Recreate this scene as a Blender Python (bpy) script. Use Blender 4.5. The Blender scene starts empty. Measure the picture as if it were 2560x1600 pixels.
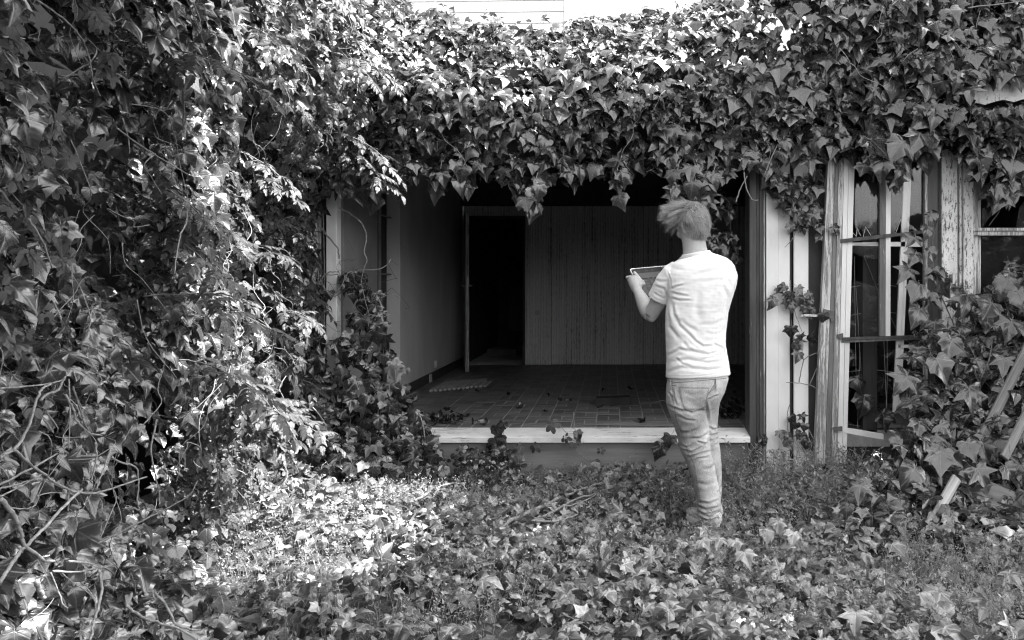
import bpy, math, random
import numpy as np
from mathutils import Vector, Matrix
from mathutils.bvhtree import BVHTree

random.seed(7)
rng = np.random.default_rng(11)
scene = bpy.context.scene
COL = scene.collection

# ------------------------------------------------------------------ camera
F, PX, PY, CZ = 2200.0, 1528.0, 715.0, 1.327
cam_d = bpy.data.cameras.new('camera')
cam_d.sensor_width = 36.0
cam_d.lens = 36.0 * F / 2560.0
cam_d.shift_x = -(PX - 1280.0) / 2560.0
cam_d.shift_y = -(800.0 - PY) / 2560.0
cam_d.clip_end = 500.0
cam_d.clip_start = 0.05
cam = bpy.data.objects.new('camera', cam_d)
COL.objects.link(cam)
cam.location = (0, 0, CZ)
cam.rotation_euler = (math.radians(90), 0, 0)
scene.camera = cam

# ------------------------------------------------------------------ world and sun
SUN = Vector((0.57, 0.06, 0.82)).normalized()
SUN_EL = math.asin(SUN.z)
world = bpy.data.worlds.new('World')
scene.world = world
world.use_nodes = True
wn = world.node_tree.nodes
wl = world.node_tree.links
bg = wn['Background']
sky = wn.new('ShaderNodeTexSky')
sky.sky_type = 'NISHITA'
sky.sun_disc = False
sky.dust_density = 2.5
sky.air_density = 1.4
sky.sun_elevation = SUN_EL
sky.sun_rotation = math.atan2(SUN.x, SUN.y)
bw = wn.new('ShaderNodeRGBToBW')
wl.new(sky.outputs[0], bw.inputs[0])
wl.new(bw.outputs[0], bg.inputs[0])
bg.inputs[1].default_value = 0.15
sun_d = bpy.data.lights.new('sun', 'SUN')
sun_d.energy = 3.7
sun_d.angle = math.radians(0.53)
sun_o = bpy.data.objects.new('sun', sun_d)
COL.objects.link(sun_o)
sun_o.location = (3, -3, 9)
sun_o.rotation_euler = SUN.to_track_quat('Z', 'Y').to_euler()

vs = scene.view_settings
vs.view_transform = 'Standard'
vs.look = 'None'
vs.gamma = 1.0
vs.use_curve_mapping = False
vs.exposure = 2.75
scene.cycles.use_denoising = True
scene.cycles.pixel_filter_type = 'BLACKMAN_HARRIS'
scene.cycles.filter_width = 1.2
scene.cycles.max_bounces = 8
scene.cycles.diffuse_bounces = 5
scene.cycles.glossy_bounces = 3
scene.cycles.transparent_max_bounces = 16
scene.cycles.sample_clamp_indirect = 8.0
scene.cycles.caustics_reflective = False
scene.cycles.caustics_refractive = False


# ------------------------------------------------------------------ helpers
def W(px, py, Y):
    """the point of the place at distance Y that the photograph shows at (px, py)"""
    return Vector(((px - PX) / F * Y, Y, CZ + (PY - py) / F * Y))


def PXY(P):
    P = np.asarray(P)
    return PX + F * P[..., 0] / P[..., 1], PY - F * (P[..., 2] - CZ) / P[..., 1]


def noise1(p, seed=0, freq=1.0, octaves=3):
    """smooth pseudo noise in about [-1, 1] on (n,3) points"""
    r = np.random.default_rng(seed)
    out = np.zeros(len(p))
    amp, tot = 1.0, 0.0
    for o in range(octaves):
        for k in range(4):
            d = r.normal(size=3)
            d /= np.linalg.norm(d)
            out += amp * 0.45 * np.sin(p @ d * freq * 2.2 * (1 + 0.35 * r.random()) + r.random() * 6.28)
        tot += amp * 1.0
        amp *= 0.55
        freq *= 2.1
    return out / tot


def tag(o, label=None, cat=None, group=None, kind=None):
    if label: o['label'] = label
    if cat: o['category'] = cat
    if group: o['group'] = group
    if kind: o['kind'] = kind
    return o


def empty(name, loc=(0, 0, 0), label=None, cat=None, group=None, kind=None):
    o = bpy.data.objects.new(name, None)
    COL.objects.link(o)
    o.location = loc
    o.empty_display_size = 0.1
    return tag(o, label, cat, group, kind)


def link(name, me, mat=None, parent=None, world_matrix=None):
    o = bpy.data.objects.new(name, me)
    COL.objects.link(o)
    if mat is not None and len(me.materials) == 0:
        me.materials.append(mat)
    if parent is not None:
        o.parent = parent
        # parents are never rotated or scaled; undo their offset
        m = Matrix.Translation(-parent_origin(parent))
        o.matrix_local = m @ (world_matrix if world_matrix is not None else Matrix())
    elif world_matrix is not None:
        o.matrix_world = world_matrix
    return o


def parent_origin(p):
    v = Vector(p.location)
    q = p.parent
    while q is not None:
        v += Vector(q.location)
        q = q.parent
    return v


class MB:
    """collects pieces of one mesh"""

    def __init__(s):
        s.v, s.f = [], []

    def add(s, v, f):
        o = len(s.v)
        s.v += [tuple(p) for p in v]
        s.f += [tuple(i + o for i in q) for q in f]
        return s

    def box(s, x0, x1, y0, y1, z0, z1, bev=0.0):
        if bev <= 0:
            v = [(x0, y0, z0), (x1, y0, z0), (x1, y1, z0), (x0, y1, z0),
                 (x0, y0, z1), (x1, y0, z1), (x1, y1, z1), (x0, y1, z1)]
            f = [(0, 3, 2, 1), (4, 5, 6, 7), (0, 1, 5, 4), (1, 2, 6, 5), (2, 3, 7, 6), (3, 0, 4, 7)]
            return s.add(v, f)
        b = bev
        v, idx = [], {}
        cs = [(x0, x1), (y0, y1), (z0, z1)]
        for ix in (0, 1):
            for iy in (0, 1):
                for iz in (0, 1):
                    c = (cs[0][ix], cs[1][iy], cs[2][iz])
                    sg = (1 if ix == 0 else -1, 1 if iy == 0 else -1, 1 if iz == 0 else -1)
                    for ax in range(3):
                        p = list(c)
                        for k in range(3):
                            if k != ax:
                                p[k] += sg[k] * b
                        idx[(ix, iy, iz, ax)] = len(v)
                        v.append(tuple(p))
        f = []
        for ix in (0, 1):
            f.append([idx[(ix, a, c, 0)] for a, c in ((0, 0), (1, 0), (1, 1), (0, 1))][::(1 if ix else -1)])
            f.append([idx[(a, ix, c, 1)] for a, c in ((0, 0), (1, 0), (1, 1), (0, 1))][::(-1 if ix else 1)])
            f.append([idx[(a, c, ix, 2)] for a, c in ((0, 0), (1, 0), (1, 1), (0, 1))][::(1 if ix else -1)])
        for a in (0, 1):
            for c in (0, 1):
                f.append([idx[(0, a, c, 1)], idx[(1, a, c, 1)], idx[(1, a, c, 2)], idx[(0, a, c, 2)]][::(1 if a == c else -1)])
                f.append([idx[(a, 0, c, 0)], idx[(a, 1, c, 0)], idx[(a, 1, c, 2)], idx[(a, 0, c, 2)]][::(-1 if a == c else 1)])
                f.append([idx[(a, c, 0, 0)], idx[(a, c, 1, 0)], idx[(a, c, 1, 1)], idx[(a, c, 0, 1)]][::(1 if a == c else -1)])
                for e in (0, 1):
                    t = [idx[(a, c, e, 0)], idx[(a, c, e, 1)], idx[(a, c, e, 2)]]
                    f.append(t if (a + c + e) % 2 else t[::-1])
        return s.add(v, f)

    def prism(s, poly, axis_vec):
        """extrude a polygon (list of 3-vectors) along axis_vec"""
        n = len(poly)
        a = Vector(axis_vec)
        v = [Vector(p) for p in poly] + [Vector(p) + a for p in poly]
        f = [tuple(range(n))[::-1], tuple(range(n, 2 * n))]
        for i in range(n):
            j = (i + 1) % n
            f.append((i, j, n + j, n + i))
        return s.add(v, f)

    def tube(s, pts, radii, seg=6, flat=1.0):
        pts = [Vector(p) for p in pts]
        n = len(pts)
        if not hasattr(radii, '__len__'):
            radii = [radii] * n
        v, f = [], []
        prev = None
        for i, p in enumerate(pts):
            d = (pts[min(i + 1, n - 1)] - pts[max(i - 1, 0)])
            if d.length < 1e-9: d = Vector((0, 0, 1))
            d.normalize()
            if prev is None:
                a = Vector((0, 0, 1)) if abs(d.z) < 0.8 else Vector((1, 0, 0))
                u = d.cross(a).normalized()
            else:
                u = (prev - d * prev.dot(d))
                if u.length < 1e-6: u = d.orthogonal()
                u.normalize()
            prev = u
            w = d.cross(u)
            for k in range(seg):
                t = 2 * math.pi * k / seg
                v.append(p + (u * math.cos(t) + w * (math.sin(t) * flat)) * radii[i])
        for i in range(n - 1):
            for k in range(seg):
                k2 = (k + 1) % seg
                f.append((i * seg + k, i * seg + k2, (i + 1) * seg + k2, (i + 1) * seg + k))
        f.append(tuple(range(seg))[::-1])
        f.append(tuple((n - 1) * seg + k for k in range(seg)))
        return s.add(v, f)

    def loft(s, rings):
        m = len(rings[0])
        v, f = [], []
        for r in rings: v += list(r)
        for i in range(len(rings) - 1):
            for k in range(m):
                k2 = (k + 1) % m
                f.append((i * m + k, i * m + k2, (i + 1) * m + k2, (i + 1) * m + k))
        f.append(tuple(range(m))[::-1])
        f.append(tuple((len(rings) - 1) * m + k for k in range(m)))
        return s.add(v, f)

    def mesh(s, name, smooth=False):
        me = bpy.data.meshes.new(name)
        me.from_pydata(s.v, [], s.f)
        if smooth:
            me.polygons.foreach_set('use_smooth', [True] * len(me.polygons))
        me.update()
        return me

    def build(s, name, mat, parent=None, smooth=False):
        return link(name, s.mesh(name, smooth), mat, parent)


def catmull(pts, k=6):
    pts = [Vector(p) for p in pts]
    if len(pts) < 3: 
        return pts
    out = []
    n = len(pts)
    for i in range(n - 1):
        p0, p1, p2, p3 = pts[max(i - 1, 0)], pts[i], pts[i + 1], pts[min(i + 2, n - 1)]
        for j in range(k):
            t = j / k
            out.append(0.5 * ((2 * p1) + (p2 - p0) * t + (2 * p0 - 5 * p1 + 4 * p2 - p3) * t * t
                              + (3 * p1 - p0 - 3 * p2 + p3) * t ** 3))
    out.append(pts[-1])
    return out


def tri_mesh(name, V, T, UV=None, RND=None, smooth=True):
    """numpy arrays straight into a mesh of triangles"""
    me = bpy.data.meshes.new(name)
    V = np.ascontiguousarray(V, dtype=np.float32)
    T = np.ascontiguousarray(T, dtype=np.int32)
    me.vertices.add(len(V))
    me.vertices.foreach_set('co', V.ravel())
    me.loops.add(len(T) * 3)
    me.loops.foreach_set('vertex_index', T.ravel())
    me.polygons.add(len(T))
    me.polygons.foreach_set('loop_start', np.arange(0, len(T) * 3, 3, dtype=np.int32))
    me.polygons.foreach_set('loop_total', np.full(len(T), 3, dtype=np.int32))
    me.polygons.foreach_set('use_smooth', np.full(len(T), smooth, dtype=bool))
    if UV is not None:
        uvl = me.uv_layers.new(name='UVMap')
        uvl.data.foreach_set('uv', np.ascontiguousarray(UV[T.ravel()], dtype=np.float32).ravel())
    if RND is not None:
        at = me.attributes.new('rnd', 'FLOAT', 'POINT')
        at.data.foreach_set('value', np.ascontiguousarray(RND, dtype=np.float32))
    me.update(calc_edges=True)
    me.validate()
    return me


# ------------------------------------------------------------------ materials (the photograph is black and white)
def g(v): return (v, v, v, 1.0)


class N:
    def __init__(s, name):
        s.m = bpy.data.materials.new(name)
        s.m.use_nodes = True
        s.t = s.m.node_tree
        s.n, s.l = s.t.nodes, s.t.links
        s.b = s.n['Principled BSDF']
        s.out = s.n['Material Output']

    def node(s, kind, **kw):
        x = s.n.new(kind)
        for k, v in kw.items(): setattr(x, k, v)
        return x

    def set(s, sock, v):
        if isinstance(v, (int, float)) or isinstance(v, tuple): sock.default_value = v
        else: s.l.new(v, sock)

    def math(s, op, a, b=0.0, c=None, clamp=False):
        x = s.node('ShaderNodeMath', operation=op)
        x.use_clamp = clamp
        s.set(x.inputs[0], a)
        s.set(x.inputs[1], b)
        if c is not None: s.set(x.inputs[2], c)
        return x.outputs[0]

    def ramp(s, v, stops):
        x = s.node('ShaderNodeValToRGB')
        e = x.color_ramp.elements
        while len(e) > 1: e.remove(e[-1])
        e[0].position, e[0].color = stops[0][0], g(stops[0][1])
        for p, c in stops[1:]:
            q = e.new(p)
            q.color = g(c)
        s.l.new(v, x.inputs[0])
        return x.outputs[0]

    def mix(s, f, a, b):
        x = s.node('ShaderNodeMix', data_type='RGBA')
        s.set(x.inputs[0], f)
        s.set(x.inputs[6], g(a) if isinstance(a, float) else a)
        s.set(x.inputs[7], g(b) if isinstance(b, float) else b)
        return x.outputs[2]

    def noise(s, scale, detail=4.0, rough=0.55, stretch=(1, 1, 1), coord='Object', dist=0.0):
        tc = s.node('ShaderNodeTexCoord')
        mp = s.node('ShaderNodeMapping')
        mp.inputs['Scale'].default_value = stretch
        s.l.new(tc.outputs[coord], mp.inputs[0])
        x = s.node('ShaderNodeTexNoise')
        x.inputs['Scale'].default_value = scale
        x.inputs['Detail'].default_value = detail
        x.inputs['Roughness'].default_value = rough
        x.inputs['Distortion'].default_value = dist
        s.l.new(mp.outputs[0], x.inputs['Vector'])
        return x.outputs['Fac']

    def bump(s, h, strength=0.3, dist=0.01):
        x = s.node('ShaderNodeBump')
        x.inputs['Strength'].default_value = strength
        x.inputs['Distance'].default_value = dist
        s.l.new(h, x.inputs['Height'])
        s.l.new(x.outputs[0], s.b.inputs['Normal'])

    def base(s, c): s.set(s.b.inputs['Base Color'], g(c) if isinstance(c, float) else c)

    def rough(s, r): s.set(s.b.inputs['Roughness'], r)

    def spec(s, v): s.b.inputs['Specular IOR Level'].default_value = v


def plain(name, a, b=None, scale=8.0, rough=0.7, bump=0.15, stretch=(1, 1, 1), spec=0.4, detail=6.0, dist=0.006):
    m = N(name)
    nz = m.noise(scale, detail, 0.6, stretch)
    m.base(m.ramp(nz, [(0.3, a), (0.7, b if b is not None else a)]))
    m.rough(rough)
    m.spec(spec)
    if bump: m.bump(m.noise(scale * 4, 5, 0.6, stretch), bump, dist)
    return m.m


def paint(name, white, wood, amount, sc=22.0, stretch=(1.0, 1.0, 0.14), dirt=0.75, grain=(30, 30, 2.0)):
    """old paint flaking off grey wood; amount = share of bare wood"""
    m = N(name)
    n1 = m.noise(sc, 8, 0.68, stretch)
    n2 = m.noise(sc * 4.5, 6, 0.65, stretch)
    big = m.noise(3.0, 3, 0.5, (1, 1, 0.5))
    s1 = m.math('ADD', m.math('MULTIPLY', n1, 0.62), m.math('MULTIPLY', n2, 0.38))
    s1 = m.math('ADD', s1, m.math('MULTIPLY', m.math('SUBTRACT', big, 0.5), 0.30))
    thr = 0.5 + (amount - 0.5) * 0.42
    mask = m.math('SMOOTHSTEP', s1, thr - 0.012, thr + 0.012) if False else None
    mr = m.node('ShaderNodeMapRange')
    mr.inputs[1].default_value = thr - 0.014
    mr.inputs[2].default_value = thr + 0.014
    m.l.new(s1, mr.inputs[0])
    fac = mr.outputs[0]
    gr = m.noise(1.0, 8, 0.7, (grain[0], grain[1], grain[2]))
    woodc = m.ramp(gr, [(0.25, wood * 0.45), (0.5, wood), (0.75, wood * 1.7)])
    dn = m.noise(5.0, 6, 0.6, (1, 1, 0.4))
    whitec = m.ramp(dn, [(0.3, white * dirt), (0.62, white)])
    m.base(m.mix(fac, woodc, whitec))
    m.rough(0.62)
    m.spec(0.35)
    h = m.math('ADD', m.math('MULTIPLY', fac, 0.6), m.math('MULTIPLY', gr, 0.5))
    m.bump(h, 0.6, 0.004)
    return m.m


def leaf_mat(name, lo, hi, rough=0.36, vein=1.9, trans=0.28, pale=0.16, spec=0.5, kind='ivy', coat=0.0, tgain=1.5):
    m = N(name)
    at = m.node('ShaderNodeAttribute', attribute_name='rnd')
    oi = m.node('ShaderNodeObjectInfo')
    r = m.math('FRACT', m.math('ADD', at.outputs['Fac'], oi.outputs['Random']))
    uv = m.node('ShaderNodeUVMap')
    sp = m.node('ShaderNodeSeparateXYZ')
    m.l.new(uv.outputs[0], sp.inputs[0])
    ax = m.math('ABSOLUTE', sp.outputs[0])
    y = sp.outputs[1]
    if kind == 'ivy':
        d1 = m.math('MULTIPLY', ax, 0.9)
        d2 = m.math('ABSOLUTE', m.math('SUBTRACT', m.math('MULTIPLY', ax, 0.573), m.math('MULTIPLY', y, 0.819)))
        d3 = m.math('ABSOLUTE', m.math('SUBTRACT', m.math('MULTIPLY', ax, 0.02), m.math('MULTIPLY', y, 1.0)))
        # fine side veins
        sv = m.math('ABSOLUTE', m.math('SINE', m.math('MULTIPLY', m.math('SUBTRACT', y, m.math('MULTIPLY', ax, 0.75)), 24.0)))
        d4 = m.math('ADD', m.math('MULTIPLY', sv, 0.06), 0.026)
        d = m.math('MINIMUM', m.math('MINIMUM', d1, d2), m.math('MINIMUM', m.math('ADD', d3, 0.008), d4))
    else:
        sv = m.math('ABSOLUTE', m.math('SINE', m.math('MULTIPLY', m.math('SUBTRACT', y, m.math('MULTIPLY', ax, 0.9)), 22.0)))
        d = m.math('MINIMUM', m.math('MULTIPLY', ax, 0.8), m.math('ADD', m.math('MULTIPLY', sv, 0.05), 0.012))
    mr = m.node('ShaderNodeMapRange')
    mr.inputs[1].default_value = 0.034
    mr.inputs[2].default_value = 0.008
    mr.inputs[3].default_value = 0.0
    mr.inputs[4].default_value = 1.0
    m.l.new(d, mr.inputs[0])
    veinf = mr.outputs[0]
    bn = m.noise(38.0, 4, 0.6)
    basev = m.math('MULTIPLY_ADD', r, hi - lo, lo)
    basev = m.math('MULTIPLY', basev, m.math('MULTIPLY_ADD', bn, 0.7, 0.65))
    veinv = m.math('MULTIPLY', basev, vein)
    col = m.math('ADD', m.math('MULTIPLY', basev, m.math('SUBTRACT', 1.0, veinf)), m.math('MULTIPLY', veinv, veinf))
    pet = m.math('GREATER_THAN', sp.outputs[0], 1.5)
    col = m.math('ADD', m.math('MULTIPLY', col, m.math('SUBTRACT', 1.0, pet)), m.math('MULTIPLY', pet, pale))
    cc = m.node('ShaderNodeCombineColor')
    for i in range(3): m.l.new(col, cc.inputs[i])
    m.base(cc.outputs[0])
    m.rough(m.math('MULTIPLY_ADD', bn, 0.22, rough - 0.10))
    m.spec(spec)
    m.bump(m.math('MULTIPLY', veinf, -1.0), 0.35, 0.003)
    m.b.inputs['Coat Weight'].default_value = coat
    m.b.inputs['Coat Roughness'].default_value = 0.12
    tr = m.node('ShaderNodeBsdfTranslucent')
    tcol = m.node('ShaderNodeCombineColor')
    tv = m.math('MULTIPLY', col, tgain)
    for i in range(3): m.l.new(tv, tcol.inputs[i])
    m.l.new(tcol.outputs[0], tr.inputs[0])
    mx = m.node('ShaderNodeMixShader')
    mx.inputs[0].default_value = trans
    m.l.new(m.b.outputs[0], mx.inputs[1])
    m.l.new(tr.outputs[0], mx.inputs[2])
    m.l.new(mx.outputs[0], m.out.inputs[0])
    return m.m


M = {}
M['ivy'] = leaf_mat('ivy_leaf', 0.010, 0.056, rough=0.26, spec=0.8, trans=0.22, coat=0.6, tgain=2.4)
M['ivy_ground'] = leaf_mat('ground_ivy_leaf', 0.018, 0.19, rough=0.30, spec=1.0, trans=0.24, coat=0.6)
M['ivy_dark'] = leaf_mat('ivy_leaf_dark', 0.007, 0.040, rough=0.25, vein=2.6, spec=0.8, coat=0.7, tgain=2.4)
M['creeper'] = leaf_mat('creeper_leaf', 0.03, 0.09, rough=0.42, vein=0.8, kind='mid', trans=0.3)
M['akebia'] = leaf_mat('akebia_leaf', 0.035, 0.10, rough=0.42, vein=0.9, kind='mid', trans=0.3)
M['weed'] = leaf_mat('weed_leaf', 0.16, 0.36, rough=0.6, vein=1.0, kind='mid', trans=0.35, pale=0.3)
M['dead'] = leaf_mat('dry_leaf', 0.10, 0.34, rough=0.75, vein=0.8, spec=0.2)
M['tree'] = leaf_mat('tree_leaf', 0.06, 0.12, rough=0.5, kind='mid', trans=0.2)
M['stem'] = plain('stem_bark', 0.11, 0.32, 60, 0.75, 0.5, (1, 1, 1))
M['stem_dark'] = plain('stem_bark_dark', 0.06, 0.18, 60, 0.8, 0.5)
M['soil'] = plain('soil', 0.02, 0.07, 12, 0.95, 0.8, dist=0.03)
M['paint_white'] = paint('peeling_white_paint', 0.74, 0.16, 0.20, sc=45, stretch=(1, 1, 0.12))
M['paint_flat'] = paint('old_white_paint', 0.86, 0.22, 0.03, dirt=0.82)
M['paint_sill'] = paint('worn_sill_paint', 0.86, 0.24, 0.30, sc=42, stretch=(0.08, 1, 1.4), grain=(2.0, 30, 60))
M['paint_post'] = paint('bare_post_wood', 0.40, 0.065, 0.80, sc=60, stretch=(1, 1, 0.05))
M['paint_half'] = paint('half_peeled_paint', 0.70, 0.24, 0.50, sc=58, stretch=(1, 1, 0.06), dirt=0.6)
M['paint_most'] = paint('mostly_peeled_paint', 0.55, 0.17, 0.74, sc=58, stretch=(1, 1, 0.06))
M['paint_mid'] = paint('flaking_post_paint', 0.74, 0.09, 0.36, sc=70, stretch=(1, 1, 0.22))
M['white_new'] = plain('white_inner_frame', 0.82, 0.88, 6, 0.45, 0.05)
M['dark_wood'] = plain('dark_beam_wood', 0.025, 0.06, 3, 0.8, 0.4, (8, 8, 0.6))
M['grey_panel'] = plain('grey_panel', 0.16, 0.26, 2.5, 0.8, 0.2)
M['felt'] = plain('dark_sheet', 0.055, 0.085, 4, 0.85, 0.15)
M['base_panel'] = plain('base_plywood', 0.17, 0.30, 3.0, 0.75, 0.4, (0.5, 4, 7))
M['plaster'] = plain('stained_plaster', 0.46, 0.62, 2.2, 0.9, 0.2, (1, 1, 0.5))
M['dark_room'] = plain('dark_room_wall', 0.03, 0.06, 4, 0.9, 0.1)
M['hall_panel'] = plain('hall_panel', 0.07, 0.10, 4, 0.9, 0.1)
M['tile'] = plain('quarry_tile', 0.075, 0.135, 9, 0.5, 0.2, spec=0.5)
M['grout'] = plain('floor_grout', 0.36, 0.50, 20, 0.95, 0.3)
M['metal'] = plain('rusty_metal', 0.06, 0.16, 30, 0.6, 0.3)
M['alu'] = plain('pale_metal', 0.55, 0.65, 20, 0.35, 0.05)
M['plastic'] = plain('white_plastic', 0.45, 0.55, 20, 0.5, 0.05)
M['siding'] = plain('white_siding', 0.78, 0.84, 3, 0.6, 0.05)
M['plank'] = plain('weathered_plank', 0.10, 0.30, 2.2, 0.8, 0.6, (1.5, 1.5, 26))
M['gap_shade'] = plain('hedge_gap_shade', 0.004, 0.010, 10, 0.9, 0.3, spec=0.1)  # near-black colour standing in for deep shade in the hedge gaps
M['mat_slat'] = plain('pale_slat', 0.30, 0.42, 10, 0.8, 0.2)
M['char'] = plain('charred_board', 0.015, 0.03, 10, 0.7, 0.4)
M['paper'] = plain('paper_scrap', 0.6, 0.7, 10, 0.8, 0.1)


def striated():
    m = N('striated_wall_board')
    tc = m.node('ShaderNodeTexCoord')
    sx = m.node('ShaderNodeSeparateXYZ')
    m.l.new(tc.outputs['Object'], sx.inputs[0])
    wob = m.noise(5.0, 3, 0.5, (1, 1, 0.3))
    ph = m.math('MULTIPLY_ADD', sx.outputs[0], 190.0, m.math('MULTIPLY', wob, 9.0))
    gv = m.math('MULTIPLY_ADD', m.math('SINE', ph), 0.5, 0.5)
    sp = m.noise(60.0, 5, 0.75, (1.6, 1, 0.25))
    big = m.noise(1.4, 3, 0.5)
    st = m.noise(1.0, 5, 0.6, (22, 1, 0.9))
    f = m.math('ADD', m.math('ADD', m.math('MULTIPLY', gv, 0.07), m.math('MULTIPLY', st, 0.40)), m.math('MULTIPLY', sp, 0.53))
    f = m.math('ADD', f, m.math('MULTIPLY', m.math('SUBTRACT', big, 0.5), 0.16))
    m.base(m.ramp(f, [(0.37, 0.10), (0.44, 0.48), (0.55, 0.68), (0.70, 0.78)]))
    m.rough(0.8)
    m.bump(gv, 0.3, 0.003)
    return m.m


M['striated'] = striated()


def glass():
    m = N('old_glass')
    gl = m.node('ShaderNodeBsdfGlossy')
    gl.inputs['Roughness'].default_value = 0.03
    tp = m.node('ShaderNodeBsdfTransparent')
    tp.inputs[0].default_value = g(0.97)
    fr = m.node('ShaderNodeFresnel')
    fr.inputs[0].default_value = 1.5
    dirt = m.noise(9.0, 6, 0.65)
    df = m.node('ShaderNodeBsdfDiffuse')
    df.inputs[0].default_value = g(0.30)
    mx = m.node('ShaderNodeMixShader')
    m.l.new(m.math('MULTIPLY', fr.outputs[0], 0.8), mx.inputs[0])
    m.l.new(tp.outputs[0], mx.inputs[1])
    m.l.new(gl.outputs[0], mx.inputs[2])
    m2 = m.node('ShaderNodeMixShader')
    m.l.new(m.math('MULTIPLY', dirt, 0.05), m2.inputs[0])
    m.l.new(mx.outputs[0], m2.inputs[1])
    m.l.new(df.outputs[0], m2.inputs[2])
    m.l.new(m2.outputs[0], m.out.inputs[0])
    return m.m


M['glass'] = glass()
M['glass_edge'] = plain('broken_glass_edge', 0.6, 0.7, 10, 0.2, 0.0)

# ------------------------------------------------------------------ setting: ground, floor
def ground_h(x, y):
    p = np.stack([np.asarray(x, float), np.asarray(y, float), np.zeros_like(np.asarray(x, float))], -1)
    sh = p.shape[:-1]
    n = noise1(p.reshape(-1, 3), 5, 0.8, 3).reshape(sh)
    h = 0.05 * n
    inside = (np.asarray(y) > 5.9)
    return np.where(inside, np.minimum(h, 0.0) - 0.02, h - 0.02)


def make_ground():
    xs = np.concatenate([np.linspace(-40, -6, 12), np.linspace(-5.5, 5.5, 90), np.linspace(6, 40, 12)])
    ys = np.concatenate([np.linspace(-40, -1, 14), np.linspace(-0.5, 8, 80), np.linspace(9, 60, 14)])
    X, Y = np.meshgrid(xs, ys)
    Z = ground_h(X, Y)
    V = np.stack([X, Y, Z], -1).reshape(-1, 3)
    nx = len(xs)
    T = []
    for j in range(len(ys) - 1):
        for i in range(nx - 1):
            a = j * nx + i
            T += [(a, a + 1, a + nx + 1), (a, a + nx + 1, a + nx)]
    tag(link('ground', tri_mesh('ground', V, np.array(T)), M['soil']), kind='structure')


make_ground()

FZ = 0.33          # floor level of the open room
XL, XR, YB = -1.87, 1.75, 11.1
YF = 6.0

floor = tag(MB().box(-2.4, 4.2, 6.12, 15.0, FZ - 0.12, FZ - 0.004).build('floor', M['grout']), kind='structure')


def tile_material():
    m = N('quarry_tile_varied')
    oi = m.node('ShaderNodeObjectInfo')
    at = m.node('ShaderNodeAttribute', attribute_name='rnd')
    r = m.math('FRACT', m.math('ADD', oi.outputs['Random'], at.outputs['Fac']))
    nz = m.noise(14, 6, 0.6)
    v = m.math('MULTIPLY', m.math('MULTIPLY_ADD', r, 0.09, 0.11), m.math('MULTIPLY_ADD', nz, 1.0, 0.5))
    cc = m.node('ShaderNodeCombineColor')
    for i in range(3): m.l.new(v, cc.inputs[i])
    m.base(cc.outputs[0])
    m.rough(m.math('MULTIPLY_ADD', nz, 0.3, 0.35))
    m.spec(0.45)
    m.bump(nz, 0.2, 0.003)
    return m.m


M['tile'] = tile_material()


def make_tiles():
    C, gap = 0.176, 0.008
    h = MB().box(-C / 2 + gap / 2, C / 2 - gap / 2, -C / 4 + gap / 2, C / 4 - gap / 2, 0, 0.006, 0.002).mesh('tile')
    v = MB().box(-C / 4 + gap / 2, C / 4 - gap / 2, -C / 2 + gap / 2, C / 2 - gap / 2, 0, 0.006, 0.002).mesh('tile')
    for me in (h, v): me.materials.append(M['tile'])
    spots = []
    nx, ny = int((XR - XL) / C) + 1, int((YB - 6.2) / C) + 1
    for j in range(ny):
        for i in range(nx):
            cx, cy = XL + C * (i + 0.5), 6.21 + C * (j + 0.5)
            if (i + j) % 2:
                spots += [(h, cx, cy - C / 4), (h, cx, cy + C / 4)]
            else:
                spots += [(v, cx - C / 4, cy), (v, cx + C / 4, cy)]
    spots.sort(key=lambda s: s[2] + 0.02 * abs(s[1]))
    vis = [s for s in spots if (s[1] < 1.05)]
    near, far = vis[:296], vis[296:] + [s for s in spots if s[1] >= 1.05]
    for me, x, y in near:
        dz = random.uniform(-0.003, 0.0)
        o = link('tile', me, None, floor, Matrix.Translation((x, y, FZ - 0.004 + dz)) @ Matrix.Rotation(random.uniform(-0.006, 0.006), 4, 'Z'))
    far_m = MB()
    for me, x, y in far:
        w = 0.084 if me is h else 0.04
        d = 0.04 if me is h else 0.084
        z = FZ - 0.004
        far_m.add([(x - w, y - d, z), (x + w, y - d, z), (x + w, y + d, z), (x - w, y + d, z),
                   (x - w, y - d, z + 0.004), (x + w, y - d, z + 0.004), (x + w, y + d, z + 0.004), (x - w, y + d, z + 0.004)],
                  [(4, 5, 6, 7), (0, 1, 5, 4), (1, 2, 6, 5), (2, 3, 7, 6), (3, 0, 4, 7)])
    me = far_m.mesh('tile_field')
    at = me.attributes.new('rnd', 'FLOAT', 'POINT')
    at.data.foreach_set('value', np.repeat(np.random.default_rng(2).random(len(far)), 8).astype(np.float32))
    tag(link('tile_field', me, M['tile'], floor), kind='stuff')


make_tiles()

# ------------------------------------------------------------------ the derelict house
house = empty('house', (0, 6.0, 0), 'derelict single-storey house with a wide open front under a mat of ivy', 'house')


def part(name, mb, mat, parent=house, smooth=False):
    return mb.build(name, mat, parent, smooth)


def slab(poly, Y, thick, mb=None):
    """a flat board whose outline is given in the photograph's pixels at distance Y, thick metres deep"""
    mb = mb or MB()
    return mb.prism([W(x, y, Y) for x, y in poly], (0, thick, 0))


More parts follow.
